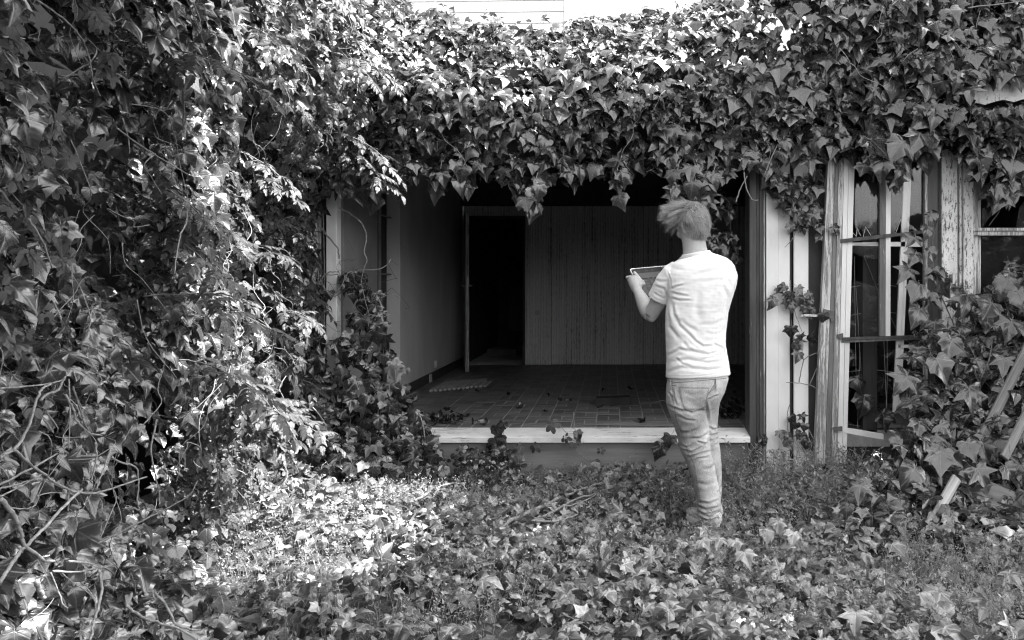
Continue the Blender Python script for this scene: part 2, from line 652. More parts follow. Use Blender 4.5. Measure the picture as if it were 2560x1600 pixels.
# room shell
part('plaster_wall', MB().box(XL - 0.12, XL, 7.79, YB, FZ - 0.05, 2.6, 0.004), M['plaster'])
part('baseboard', MB().box(XL, XL + 0.015, 7.80, YB - 0.02, FZ + 0.006, FZ + 0.10, 0.003), M['dark_wood'])
part('side_panel', MB().box(XL - 0.10, XL - 0.004, 6.16, 7.06, 0.1, 2.6, 0.004), M['grey_panel'])
gz = part('side_window', MB().box(XL - 0.6, XL - 0.125, 7.0, 7.9, 0.1, 2.6), M['dark_room'])
bars = MB()
for z in (0.62, 1.00, 1.43, 1.93): bars.box(XL - 0.09, XL - 0.075, 7.06, 7.79, z - 0.006, z + 0.006)
bars.box(XL - 0.093, XL - 0.072, 7.42, 7.435, 0.32, 2.6)
part('glazing_bar', bars, M['grey_panel'], gz)
part('right_wall', MB().box(XR, XR + 0.1, 6.12, YB, FZ - 0.05, 2.6), M['dark_wood'])
part('ceiling', MB().box(-2.35, 4.15, 6.10, 15.0, 2.52, 2.60), M['dark_wood'])
part('ceiling_beam', MB().box(XL + 0.002, XR - 0.002, YB - 0.22, YB - 0.06, 2.335, 2.518, 0.005), M['dark_wood'])
# back wall of striated boards, each board a piece of its own
BS = F / YB


def bx(px): return (px - PX) / BS


def bz(py): return CZ + (PY - py) / BS


for x0, x1 in ((1313, 1377.4), (1378.4, 1607.5), (1608.5, 1846)):
    part('wall_board', MB().box(bx(x0), bx(x1), YB, YB + 0.03, FZ - 0.003 + random.uniform(0.004, 0.012), 2.335, 0.004), M['striated'])
part('wall_board', MB().box(bx(1847), XR, YB, YB + 0.03, FZ, 2.335, 0.004), M['striated'])
part('door_header', MB().box(XL, bx(1312), YB, YB + 0.03, bz(546), 2.335, 0.004), M['striated'])
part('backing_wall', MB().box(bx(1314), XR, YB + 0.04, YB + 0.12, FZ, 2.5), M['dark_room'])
part('door_frame', MB().box(bx(1307), bx(1312.5), YB - 0.02, YB + 0.10, FZ, bz(548), 0.003)
     .box(XL + 0.004, bx(1312.5), YB - 0.02, YB + 0.10, bz(548), bz(540), 0.003)
     .box(XL + 0.004, XL + 0.04, YB - 0.02, YB + 0.10, FZ, bz(548), 0.003), M['dark_wood'])
sw = part('light_switch', MB().box(bx(1337), bx(1350), YB - 0.012, YB - 0.001, bz(788), bz(776), 0.003), M['plastic'])
part('switch_key', MB().box(bx(1340), bx(1347), YB - 0.018, YB - 0.012, bz(785.5), bz(778.5), 0.002), M['plastic'], sw)
# hall behind the doorway
hall = MB()
hall.box(XL - 0.08, XL, YB + 0.13, 14.6, FZ, 2.5)
hall.box(XL, 0.5, 14.5, 14.6, FZ, 2.5)
hall.box(-0.6, -0.5, YB + 0.13, 14.5, FZ, 2.5)
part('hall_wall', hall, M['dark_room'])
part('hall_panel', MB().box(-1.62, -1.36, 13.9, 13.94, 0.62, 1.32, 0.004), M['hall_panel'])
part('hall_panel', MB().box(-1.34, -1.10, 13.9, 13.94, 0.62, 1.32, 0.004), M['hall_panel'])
part('hall_step', MB().box(-1.78, -1.36, 12.6, 12.9, FZ, FZ + 0.10, 0.005), M['hall_panel'])
# inner door, standing open
door_m = MB()
dz0, dz1 = FZ + 0.01, 2.19
a, b = Vector((XL + 0.03, YB - 0.03, 0)), Vector((-1.655, 10.12, 0))
d = (b - a).normalized()
nrm = Vector((d.y, -d.x, 0)) * 0.02
ring = [a - nrm, b - nrm, b + nrm, a + nrm]
door_m.prism([Vector((p.x, p.y, dz0)) for p in ring], (0, 0, dz1 - dz0))
door = part('door', door_m, M['paint_half'])
hp = b - d * 0.06
hz = 1.33
hm = MB()
for sgn in (1, -1):
    q = hp + nrm * sgn
    hm.tube([q + Vector((0, 0, hz)), q + nrm * 1.7 * sgn + Vector((0, 0, hz))], 0.009, 8)
    hm.tube([q + nrm * 1.7 * sgn + Vector((0, 0, hz)), q + nrm * 1.8 * sgn - d * 0.11 + Vector((0, 0, hz))], 0.008, 8)
part('door_handle', hm, M['alu'], door, True)
# sockets on the plaster wall
for yy, zz in ((9.35, 0.50), (9.0, 0.385)):
    part('wall_socket', MB().box(XL + 0.016 if zz < .45 else XL, XL + 0.03, yy - 0.045, yy + 0.045, zz - 0.04, zz + 0.04, 0.004), M['plastic'])

# front: roof, fascia, sill, base
part('roof', MB().box(-2.9, 5.2, 6.06, 15.2, 2.62, 2.76), M['dark_wood'])
part('fascia', MB().box(-2.6, 4.4, 5.98, 6.055, 2.20, 2.80, 0.004), M['dark_wood'])
part('lintel', MB().box(-2.35, 4.15, 6.06, 6.16, 2.18, 2.515), M['dark_wood'])
sill_prof = [(6.16, 0.335), (6.05, 0.325), (5.95, 0.312), (5.93, 0.303), (5.928, 0.272), (5.99, 0.268), (6.16, 0.262)]
sm = MB()
sm.prism([(XL + 0.0, y, z) for y, z in sill_prof], (2.807, 0, 0))
part('sill', sm, M['paint_sill'])
part('base_panel', MB().box(-2.3, 1.0, 5.985, 6.10, -0.1, 0.258), M['base_panel'])
part('front_wall', MB().box(3.20, 4.6, 6.0, 6.1, -0.1, 2.19, 0.004), M['grey_panel'])
part('window_apron', MB().box(2.38, 3.198, 6.0, 6.08, -0.1, 0.40, 0.004), M['base_panel'])
part('window_apron', MB().box(1.40, 2.36, 6.14, 6.20, -0.1, 0.33, 0.004), M['felt'])
part('upper_wall', MB().box(1.45, 4.6, 6.25, 6.4, 2.762, 4.4), M['dark_wood'])

# left jamb boards
for x0, x1, yy, mt in ((734, 786, 5.985, 'paint_white'), (788, 801, 6.03, 'paint_half'), (803, 813, 6.05, 'dark_wood'), (815, 842, 6.0, 'paint_white')):
    part('jamb_board', MB().box((x0 - PX) / F * yy, (x1 - PX) / F * yy, yy, yy + 0.10, -0.05, 2.18, 0.004), M[mt])
part('jamb_wall', MB().box(-2.9, -2.165, 6.0, 6.12, -0.1, 2.6), M['grey_panel'])

# right door post and boards
post = MB()
for x0, x1, yy in ((1871, 1889, 5.955), (1890, 1895.5, 5.965), (1896, 1902.5, 5.96), (1903, 1907, 5.972)):
    post.box((x0 - PX) / F * 6, (x1 - PX) / F * 6, yy, 6.16, -0.06, 2.18, 0.003)
part('door_post', post, M['paint_post'])
part('post_bead', MB().box((1907.5 - PX) / F * 6, (1911 - PX) / F * 6, 5.975, 6.12, -0.06, 2.18, 0.002), M['paint_half'])
for x0, x1, yy, mt, z0 in ((1914.5, 1945.5, 5.985, 'paint_flat', -0.05), (1946, 1974.5, 6.0, 'paint_flat', -0.05),
                           (1984, 2020.5, 5.99, 'paint_flat', -0.05)):
    part('wall_plank', MB().box((x0 - PX) / F * 6, (x1 - PX) / F * 6, yy, yy + 0.03, z0, 2.18, 0.003), M[mt])
part('post_bead', MB().box((1975.5 - PX) / F * 6, (1981 - PX) / F * 6, 6.02, 6.07, -0.05, 2.18, 0.002), M['dark_wood'])
part('dark_sheet', MB().box((2019 - PX) / F * 6, (2085 - PX) / F * 6, 6.05, 6.08, 0.20, 2.2), M['felt'])
part('plank_rail', MB().box((2021 - PX) / F * 6, (2060 - PX) / F * 6, 5.99, 6.045, 0.16, 0.20, 0.003), M['paint_flat'])
part('plank_rail', MB().box((2021 - PX) / F * 6, (2060 - PX) / F * 6, 6.0, 6.045, -0.05, 0.158, 0.003), M['paint_flat'])
# post between the windows
cp = MB()
for x0, x1, yy in ((2345, 2384, 5.93), (2391, 2397, 5.945), (2399, 2424, 5.93)):
    cp.box((x0 - PX) / F * 6, (x1 - PX) / F * 6, yy, 6.16, -0.05, 2.5, 0.004)
part('window_post', cp, M['paint_mid'])
part('post_groove', MB().box((2384 - PX) / F * 6, (2399 - PX) / F * 6, 5.965, 6.15, -0.05, 2.5), M['paint_most'])
hn = MB()
hn.tube([W(2377, 686, 5.92), W(2377, 706, 5.92)], 0.012, 10)
part('hinge', hn, M['metal'], smooth=True)
# right window of the house
win = part('window', MB().box((2425 - PX) / F * 6, (2440 - PX) / F * 6, 5.97, 6.12, 0.3, 2.5, 0.003)
           .box((2440.5 - PX) / F * 6, (2447 - PX) / F * 6, 5.99, 6.12, 0.3, 2.5, 0.003)
           .box((2447.5 - PX) / F * 6, (2454 - PX) / F * 6, 6.01, 6.12, 0.3, 2.5, 0.002)
           .box((2660 - PX) / F * 6, (2700 - PX) / F * 6, 5.97, 6.12, 0.3, 2.5, 0.003), M['paint_half'])
part('glazing_bar', MB().box((2419 - PX) / F * 6, (2680 - PX) / F * 6, 5.935, 5.99, CZ + (PY - 579) / 366.7, CZ + (PY - 571) / 366.7, 0.003)
     .box((2419 - PX) / F * 6, (2680 - PX) / F * 6, 5.945, 6.0, CZ + (PY - 590) / 366.7, CZ + (PY - 579.5) / 366.7, 0.003), M['paint_half'], win)
part('glazing_bar', MB().box((2425 - PX) / F * 6, (2680 - PX) / F * 6, 5.94, 6.0, CZ + (PY - 876) / 366.7, CZ + (PY - 866) / 366.7, 0.003), M['paint_most'], win)
for pts in ([(2456, 585), (2660, 585), (2660, 866), (2500, 866), (2470, 780), (2456, 800)],
            [(2456, 380), (2500, 380), (2455, 470), (2478, 505), (2490, 520), (2460, 565), (2456, 568)],
            [(2660, 400), (2660, 568), (2540, 568), (2548, 520), (2580, 480), (2620, 470)]):
    part('window_pane', slab(pts, 6.03, 0.003), M['glass'], win)
# dark rooms behind the windows
dr = MB()
dr.box(1.36, 4.2, 7.5, 7.6, -0.1, 2.6)
dr.box(1.36, 1.42, 6.2, 7.5, -0.1, 2.6)
dr.box(4.12, 4.2, 6.2, 7.5, -0.1, 2.6)
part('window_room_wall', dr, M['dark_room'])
# hanging fascia board at the top right
fb = MB()
top = [W(2404, 150, 5.72), W(2600, 130, 5.72)]
pts = [(2404, 150), (2700, 140), (2700, 240), (2600, 243), (2560, 247), (2535, 255), (2508, 249), (2480, 256), (2462, 262), (2440, 256), (2434, 262), (2428, 242), (2420, 238), (2410, 228)]
slab(pts, 5.80, 0.025, fb)
part('fascia_board', fb, M['paint_mid'])

# ------------------------------------------------------------------ askew casement (its own thing: it hangs loose)
case = empty('casement_window', W(2080, 1150, 5.9), 'peeling two-wide casement window hanging askew with broken panes', 'window')
Yc = 5.90


def cpart(name, poly, Y, th, mat, parent=case):
    return part(name, slab(poly, Y, th), M[mat], parent)


cpart('stile', [(2071, 395), (2088, 395), (2062, 1160), (2036, 1160)], Yc, 0.055, 'paint_half')
cpart('stile_moulding', [(2089, 395), (2097, 395), (2076, 1160), (2063, 1160)], Yc + 0.012, 0.04, 'paint_most')
cpart('stile_moulding', [(2098, 395), (2110, 395), (2092, 1160), (2077, 1160)], Yc + 0.004, 0.05, 'paint_half')
cpart('inner_strip', [(2111, 390), (2122, 390), (2105, 1160), (2093, 1160)], Yc + 0.008, 0.04, 'paint_flat')
cpart('inner_strip', [(2123, 390), (2137, 390), (2116, 1160), (2106, 1160)], Yc + 0.014, 0.04, 'paint_flat')
cpart('rail', [(2102, 598), (2198, 587), (2318, 575), (2318, 582), (2198, 596), (2102, 607)], Yc - 0.01, 0.05, 'paint_post')
cpart('rail', [(2106, 844), (2318, 838), (2318, 843), (2106, 851)], Yc - 0.012, 0.05, 'paint_post')
cpart('rail', [(2104, 851.5), (2318, 843.5), (2318, 848), (2104, 857)], Yc + 0.002, 0.04, 'paint_most')
cpart('broken_rail', [(2107, 1070), (2140, 1074), (2209, 1086), (2209, 1099), (2160, 1091), (2108, 1081)], Yc + 0.01, 0.035, 'paint_flat')
cpart('glazing_bar', [(2200, 392), (2214, 392), (2213, 840), (2199, 840)], Yc + 0.002, 0.03, 'paint_most')
cpart('bar_edge', [(2215, 392), (2227, 392), (2226, 840), (2214, 840)], Yc + 0.006, 0.03, 'paint_flat')
cpart('stile', [(2312, 385), (2319, 385), (2319, 1010), (2312, 1010)], Yc - 0.002, 0.04, 'paint_half')
cpart('stile', [(2320, 385), (2344, 385), (2344, 1010), (2320, 1010)], Yc + 0.02, 0.06, 'paint_post')
lm = MB()
lm.prism([W(2003, 787, 5.88), W(2058, 786, 5.88), W(2058, 792, 5.88), W(2003, 792, 5.88)], (0, 0.012, 0))
lm.tube([W(2010, 789, 5.875), W(2026, 789, 5.875)], 0.009, 8)
part('latch_bar', lm, M['paint_half'], case)
cpart('latch_plate', [(2059, 772), (2084, 778), (2086, 804), (2078, 803), (2076, 796), (2059, 792)], 5.885, 0.012, 'metal')
cpart('corner_iron', [(2094, 836), (2108, 833), (2108, 848), (2096, 846)], 5.888, 0.01, 'metal')
cpart('corner_iron', [(2082, 1068), (2106, 1066), (2106, 1078), (2084, 1076)], 5.888, 0.01, 'metal')
# panes with broken edges
for pts in ([(2137, 452), (2198, 455), (2198, 586), (2178, 588), (2170, 568), (2160, 586), (2152, 570), (2144, 590), (2137, 560)],
            [(2226, 392), (2312, 392), (2312, 576), (2256, 580), (2252, 548), (2235, 584), (2226, 584)],
            [(2134, 612), (2198, 606), (2198, 648), (2170, 646), (2150, 640), (2132, 630)],
            [(2134, 700), (2198, 720), (2198, 838), (2122, 840)]):
    cpart('glass_pane', pts, Yc + 0.03, 0.003, 'glass')
# shards standing in the rail
for (x0, x1, xt, yt) in ((2132, 2140, 2128, 578), (2140, 2152, 2143, 571), (2158, 2178, 2164, 567), (2236, 2256, 2252, 548)):
    sh = MB()
    for p, q in (((x0, 592), (xt, yt)), ((xt, yt), (x1, 590))):
        sh.tube([W(*p, Yc + 0.032), W(*q, Yc + 0.032)], 0.0017, 4)
    part('glass_shard', sh, M['glass_edge'], case)
# newer white frame standing behind the casement
inner = empty('inner_window_frame', W(2240, 1200, 6.0), 'clean white inner window frame leaning behind the askew casement', 'window frame')
Yi = 5.945
for nm, poly in (('upright', [(2263, 385), (2273, 385), (2244, 1030), (2233, 1030)]),
                 ('rail', [(2128, 606), (2310, 604), (2310, 617), (2128, 614)]),
                 ('rail', [(2246, 862), (2312, 862), (2312, 871), (2246, 869)]),
                 ('upright', [(2234, 1120), (2243, 1120), (2238, 1240), (2230, 1240)])):
    part(nm, slab(poly, Yi, 0.02), M['white_new'], inner)
part('upright_side', slab([(2273.5, 385), (2281, 385), (2252, 1030), (2244.5, 1030)], Yi + 0.006, 0.03), M['paint_flat'], inner)
# wire mesh behind the panes
mesh_w = empty('wire_mesh', W(2190, 1200, 6.2), 'rusty wire netting behind the broken lower panes', 'wire mesh')
for i, (x0, x1) in enumerate(((2125, 2118), (2136, 2150), (2150, 2140), (2163, 2168), (2178, 2196), (2190, 2184), (2204, 2222), (2216, 2210), (2140, 2170), (2185, 2150))):
    y0 = random.choice((640, 720, 850))
    part('wire', MB().tube(catmull([W(x0, y0, 6.2), W((x0 + x1) / 2 + random.uniform(-6, 6), 950, 6.16), W(x1, 1180, 6.2)], 5), 0.0014, 4), M['alu'], mesh_w)
for y in (720, 790, 930, 1060):
    part('wire', MB().tube(catmull([W(2118, y, 6.2), W(2180, y + random.uniform(-12, 12), 6.17), W(2240, y + random.uniform(-14, 14), 6.2)], 5), 0.0013, 4), M['alu'], mesh_w)

# ------------------------------------------------------------------ white house behind
nb = empty('neighbour_house', (0, 13, 0), 'white clapboard house wall rising behind the ivy-covered roof', 'house')
Yn = 13.0
sn = F / Yn
for k in range(24):
    z0 = 3.0 + k * 0.168
    zt = 0.012
    mb = MB()
    x0, x1 = (1000 - PX) / sn, (1409 - PX) / sn
    mb.prism([(x0, Yn - 0.028, z0), (x0, Yn, z0), (x0, Yn, z0 + 0.164), (x0, Yn - 0.008, z0 + 0.164)], (x1 - x0, 0, 0.03))
    part('siding_board', mb, M['siding'], nb)
part('corner_wall', MB().box((1411 - PX) / sn, 6.0, Yn - 0.05, Yn + 0.1, 2.9, 8, 0.01), M['siding'], nb)
part('wall_backing', MB().box((1000 - PX) / sn, (1411 - PX) / sn, Yn + 0.01, Yn + 0.1, 2.9, 7.2), M['siding'], nb)
part('downpipe', MB().tube([((994 - PX) / sn, Yn - 0.1, 2.9), ((994 - PX) / sn, Yn - 0.1, 7.2)], 0.028, 10), M['grey_panel'], nb, True)

# ------------------------------------------------------------------ things lying about
mat_o = empty('slatted_mat', (-1.55, 8.6, FZ), 'pale ribbed mat lying on the tiles by the plaster wall', 'mat')
for k in range(13):
    x0 = -1.70 + 0.037 * k
    part('slat', MB().box(x0, x0 + 0.030, 8.20 + 0.035 * k, 9.02 + 0.02 * k - (0.25 if k > 10 else 0), FZ + 0.004, FZ + 0.030, 0.008), M['mat_slat'], mat_o)
bd = MB()
bd.prism([(-0.13, 7.30, FZ + 0.004), (0.16, 7.38, FZ + 0.004), (0.15, 7.52, FZ + 0.004), (-0.12, 7.45, FZ + 0.004)], (0, 0, 0.06))
tag(bd.build('floor_board', M['char']), 'short blackened board lying on the tiled floor', 'board')
pp = MB().tube(catmull([(0.385, 7.56, FZ + 0.006), (0.41, 7.52, FZ + 0.012), (0.44, 7.51, FZ + 0.02), (0.47, 7.53, FZ + 0.008)], 4), [0.006] * 12 + [0.004], 6, 0.4)
tag(pp.build('paper_scrap', M['paper']), 'curled white paper scrap on the tiled floor', 'scrap')
tag(MB().prism([(-0.20, 6.30, FZ + 0.004), (0.62, 6.20, FZ + 0.004), (0.75, 6.26, FZ + 0.004), (0.15, 6.42, FZ + 0.004)], (0, 0, 0.006)).build('floor_patch', M['grey_panel']),
    'flat grey patch on the tiles just inside the sill', 'sheet')  # thin flat patch laid on the tiles


def leaning_plank(px0, py0, px1, py1, Y0, Y1, w, th, label, mat='plank'):
    a_, b_ = W(px0, py0, Y0), W(px1, py1, Y1)
    dd = (b_ - a_)
    L = dd.length
    dd.normalize()
    side = dd.cross(Vector((0.15, -1, 0.25))).normalized()
    nn = side.cross(dd).normalized()
    mtx = Matrix(((side.x, nn.x, dd.x, a_.x), (side.y, nn.y, dd.y, a_.y), (side.z, nn.z, dd.z, a_.z), (0, 0, 0, 1)))
    me = MB().box(-w / 2, w / 2, -th / 2, th / 2, 0, L, 0.004).mesh('plank')
    o = link('plank', me, plank_pale if mat == 'paint' else plank_mat)
    o.matrix_world = mtx
    return tag(o, label, 'plank', 'planks leaning in the ivy')


def plank_material(k=1.0):
    m = N('weathered_plank')
    gr = m.noise(1.0, 8, 0.7, (55, 55, 2.2))
    m.base(m.ramp(gr, [(0.25, 0.05 * k), (0.5, 0.15 * k), (0.75, 0.26 * k)]))
    m.rough(0.8)
    m.bump(gr, 0.7, 0.004)
    return m.m


plank_mat = plank_material()
plank_pale = plank_material(2.0)
leaning_plank(2458, 1090, 2590, 830, 5.15, 5.45, 0.058, 0.022, 'grey weathered plank slanting up out of the ivy, left of its parallel twin')
leaning_plank(2510, 1145, 2640, 890, 4.95, 5.30, 0.052, 0.022, 'grey weathered plank slanting up at the right edge of the picture')
leaning_plank(2318, 1325, 2392, 1195, 4.62, 4.85, 0.055, 0.022, 'pale short plank end poking out of the ground ivy', 'paint')
leaning_plank(2445, 1215, 2640, 1300, 4.95, 4.75, 0.10, 0.03, 'dark cracked beam lying across the ivy at the right edge')
leaning_plank(2120, 1245, 2200, 1242, 5.7, 5.7, 0.02, 0.02, 'thin pale batten lying flat in the weeds below the casement')

# ------------------------------------------------------------------ the person
YP = 4.89
person = empty('person', (W(1775, 1312, YP).x, YP, 0.0),
               'man seen from behind in white t-shirt and faded jeans holding a tablet', 'person')


def ring(L, R, py, Y, b, n=40, e=2.3, tilt=0.0, yaw=0.0):
    c = W((L + R) / 2, py, Y)
    a_ = (R - L) / 2 / F * Y
    out = []
    for k in range(n):
        t = 2 * math.pi * k / n
        cx, sy = math.cos(t), math.sin(t)
        x = a_ * math.copysign(abs(cx) ** (2 / e), cx)
        y = b * math.copysign(abs(sy) ** (2 / e), sy)
        out.append(Vector((c.x + x, c.y + y + yaw * x, c.z + tilt * x)))
    return out


def remesh(mb, voxel, smooth=6):
    me = mb.mesh('tmp')
    o = bpy.data.objects.new('tmp', me)
    COL.objects.link(o)
    md = o.modifiers.new('r', 'REMESH')
    md.mode = 'VOXEL'
    md.voxel_size = voxel
    s_ = o.modifiers.new('s', 'SMOOTH')
    s_.iterations = smooth
    s_.factor = 0.5
    dg = bpy.context.evaluated_depsgraph_get()
    out = bpy.data.meshes.new_from_object(o.evaluated_get(dg))
    bpy.data.objects.remove(o)
    bpy.data.meshes.remove(me)
    out.polygons.foreach_set('use_smooth', [True] * len(out.polygons))
    return out


def get_v(me):
    a_ = np.empty(len(me.vertices) * 3, dtype=np.float32)
    me.vertices.foreach_get('co', a_)
    return a_.reshape(-1, 3).astype(float)


def get_n(me):
    a_ = np.empty(len(me.vertices) * 3, dtype=np.float32)
    me.vertices.foreach_get('normal', a_)
    return a_.reshape(-1, 3).astype(float)


def set_v(me, v):
    me.vertices.foreach_set('co', np.ascontiguousarray(v, dtype=np.float32).ravel())
    me.update()


def crease_field(V, lines):
    """lines: (points in photo pixels, half-width px, depth m). A fold: a valley with a ridge on one side."""
    px, py = PXY(V)
    h = np.zeros(len(V))
    for pts, w, dep in lines:
        best = np.full(len(V), 1e9)
        sgn = np.zeros(len(V))
        tt = np.zeros(len(V))
        tot = len(pts) - 1
        for i in range(tot):
            (x0, y0), (x1, y1) = pts[i], pts[i + 1]
            dx, dy = x1 - x0, y1 - y0
            L2 = dx * dx + dy * dy + 1e-9
            t = np.clip(((px - x0) * dx + (py - y0) * dy) / L2, 0, 1)
            ex, ey = px - (x0 + t * dx), py - (y0 + t * dy)
            dd = np.hypot(ex, ey)
            m = dd < best
            best = np.where(m, dd, best)
            sgn = np.where(m, np.sign(dx * (py - y0) - dy * (px - x0)), sgn)
            tt = np.where(m, (i + t) / tot, tt)
        taper = np.clip(np.minimum(tt, 1 - tt) * 5, 0.15, 1)
        sd = best * sgn
        h += dep * taper * (-np.exp(-(sd / w) ** 2) + 0.75 * np.exp(-((sd + 1.9 * w) / (1.3 * w)) ** 2)
                            + 0.35 * np.exp(-((sd - 1.9 * w) / (1.3 * w)) ** 2))
    return h


def c1(*p): return [(1520 + x / 3.024, 460 + y / 3.024) for x, y in p]


def c2(*p): return [(1560 + x / 3.288, 900 + y / 3.288) for x, y in p]


# --- tablet geometry
T0 = W(1574.5, 672.7, 5.30)
TU = Vector((0.24, 0.17, 0.024))
TV = Vector((0.09, -0.10, -0.176))
TV = TV - TU * (TV.dot(TU) / TU.length_squared)
TN = TU.cross(TV).normalized()
if TN.y > 0: TN = -TN


def on_tablet(px, py, off=0.0):
    o_ = Vector((0, 0, CZ))
    dr_ = (W(px, py, 1.0) - o_)
    t = (T0 - o_).dot(TN) / dr_.dot(TN)
    return o_ + dr_ * t + TN * off


# --- skin (one continuous mesh)
HEAD_C = W(1731, 560, 4.90)
PSI, PIT = math.radians(30), math.radians(14)
HEAD_M = Matrix.Translation(HEAD_C) @ Matrix.Rotation(PSI, 4, 'Z') @ Matrix.Rotation(-PIT, 4, 'X') @ Matrix.Rotation(math.radians(-4), 4, 'Y')
HP = [(0.116, .018, .015, -.03), (0.105, .046, .05, -.062), (0.08, .066, .078, -.088), (0.04, .075, .092, -.099), (0.0, .076, .095, -.097),
      (-0.03, .074, .093, -.088), (-0.055, .070, .090, -.072), (-0.08, .063, .088, -.05), (-0.105, .050, .084, -.015), (-0.122, .03, .076, .02)]


def head_rings(s=1.0, off=0.0):
    out = []
    for z, hw, yf, yb in HP:
        c = (yf + yb) / 2
        hl = (yf - yb) / 2
        out.append([HEAD_M @ Vector(((hw * s + off) * math.cos(2 * math.pi * k / 32), c + (hl * s + off) * math.sin(2 * math.pi * k / 32), z * s + (off if z > 0 else 0)))
                    for k in range(32)])
    return out


def ellipsoid(c, r, M4=None, n=12):
    rings = []
    for i in range(1, n):
        ph = math.pi * i / n
        rings.append([Vector((c[0] + r[0] * math.sin(ph) * math.cos(2 * math.pi * k / 16),
                              c[1] + r[1] * math.sin(ph) * math.sin(2 * math.pi * k / 16),
                              c[2] + r[2] * math.cos(ph))) for k in range(16)])
    if M4 is not None:
        rings = [[M4 @ p for p in q] for q in rings]
    return rings


sk = MB()
sk.loft(head_rings())
for sx in (-1, 1):
    em = HEAD_M @ Matrix.Translation((sx * 0.078, -0.008, -0.022)) @ Matrix.Rotation(sx * math.radians(-24), 4, 'Z') @ Matrix.Rotation(math.radians(-10), 4, 'X')
    sk.loft(ellipsoid((0, -0.010, 0.004), (0.0075, 0.021, 0.034), em))
    sk.loft(ellipsoid((0, 0.0, -0.020), (0.006, 0.011, 0.015), em))
    sk.loft(ellipsoid((sx * 0.035, 0.088, 0.018), (0.022, 0.012, 0.008), HEAD_M))     # brow
    sk.loft(ellipsoid((sx * 0.042, 0.070, -0.035), (0.024, 0.022, 0.024), HEAD_M))    # cheek
sk.loft([[HEAD_M @ Vector((w * math.cos(2 * math.pi * k / 12), y + d_ * math.sin(2 * math.pi * k / 12), z)) for k in range(12)]
         for z, w, y, d_ in ((0.012, .008, .090, .006), (-0.01, .010, .098, .012), (-0.03, .016, .104, .016), (-0.042, .014, .096, .012))])
sk.loft(ellipsoid((0, 0.092, -0.064), (0.024, 0.011, 0.006), HEAD_M))
sk.loft(ellipsoid((0, 0.090, -0.074), (0.021, 0.011, 0.006), HEAD_M))
sk.loft(ellipsoid((0, 0.080, -0.105), (0.024, 0.018, 0.016), HEAD_M))
# neck
sk.loft([ring(1700, 1762, 570, 4.905, 0.064, 28, 2.0), ring(1704, 1763, 598, 4.90, 0.062, 28, 2.0), ring(1707, 1767, 620, 4.893, 0.064, 28, 2.0),
         ring(1707, 1773, 636, 4.887, 0.070, 28, 2.0), ring(1704, 1790, 650, 4.885, 0.074, 28, 2.0)])
# trunk inside the shirt
sk.loft([ring(1700, 1790, 642, 4.885, 0.07), ring(1688, 1826, 662, 4.885, 0.085), ring(1680, 1828, 700, 4.885, 0.10), ring(1684, 1820, 745, 4.885, 0.105),
         ring(1682, 1808, 820, 4.885, 0.098), ring(1680, 1806, 880, 4.885, 0.098), ring(1678, 1812, 940, 4.885, 0.104), ring(1678, 1800, 1000, 4.885, 0.10)])
# legs inside the jeans
sk.tube([W(1712, 990, 4.89), W(1728, 1080, 4.905), W(1742, 1140, 4.92), W(1766, 1220, 4.90), W(1773, 1300, 4.88)], [0.085, 0.075, 0.052, 0.05, 0.038], 16)
sk.tube([W(1765, 990, 5.0), W(1764, 1080, 5.04), W(1768, 1140, 5.06), W(1776, 1220, 5.06), W(1778, 1290, 5.04)], [0.08, 0.066, 0.05, 0.048, 0.036], 16)
# left arm
LSH, LEL, LWR = W(1690, 680, 4.875), W(1627, 786, 4.985), W(1594, 727, 5.155)
sk.tube([LSH, LSH.lerp(LEL, 0.35), LSH.lerp(LEL, 0.75), LEL + Vector((0, -0.002, 0))], [0.058, 0.052, 0.046, 0.043], 18)
sk.tube([LEL + Vector((0.0, -0.008, -0.006)), LEL.lerp(LWR, 0.2) + Vector((-0.006, -0.004, -0.004)), LEL.lerp(LWR, 0.5) + Vector((-0.004, 0, 0)), LEL.lerp(LWR, 0.8), LWR],
        [0.040, 0.046, 0.042, 0.033, 0.028], 18)
sk.loft(ellipsoid(LEL + Vector((0.004, -0.016, -0.018)), (0.026, 0.022, 0.026)))
# right arm
RSH, REL, RWR = W(1812, 684, 4.895), W(1796, 752, 5.15), W(1722, 712, 5.30)
sk.tube([RSH, RSH.lerp(REL, 0.5), REL], [0.056, 0.048, 0.042], 18)
sk.tube([REL, REL.lerp(RWR, 0.3), RWR], [0.042, 0.043, 0.028], 18)
# left hand: palm beside the edge, fingers behind the tablet, thumb in front
def edge(t, s=0.0, off=0.0): return T0 + TV * t + TU * s + TN * off


pal0, pal1 = LWR, edge(0.34, -0.055, 0.004)
sk.tube([LWR, LWR.lerp(pal1, 0.35), LWR.lerp(pal1, 0.7), pal1], [0.028, 0.035, 0.036, 0.028], 16)
sk.loft(ellipsoid(edge(0.62, -0.01, 0.032), (0.026, 0.022, 0.028)))
for k, (L_, r_) in enumerate(((0.9, 0.0092), (1.0, 0.0096), (0.95, 0.0092), (0.75, 0.0082))):
    t = 0.18 + 0.12 * k
    sk.tube([edge(t + 0.10, -0.075, 0.002), edge(t + 0.02, -0.105, -0.022), edge(t, -0.04, -0.042), edge(t - 0.02, 0.06 * L_, -0.030), edge(t - 0.02, 0.14 * L_, -0.018)],
            [0.013, 0.0115, r_ + 0.001, r_, r_ * 0.8], 10)
sk.tube([edge(0.70, -0.02, 0.034), edge(0.52, 0.0, 0.032), edge(0.36, 0.01, 0.026), edge(0.20, 0.025, 0.014), edge(0.14, 0.032, 0.012)],
        [0.020, 0.0155, 0.0125, 0.0115, 0.008], 12)
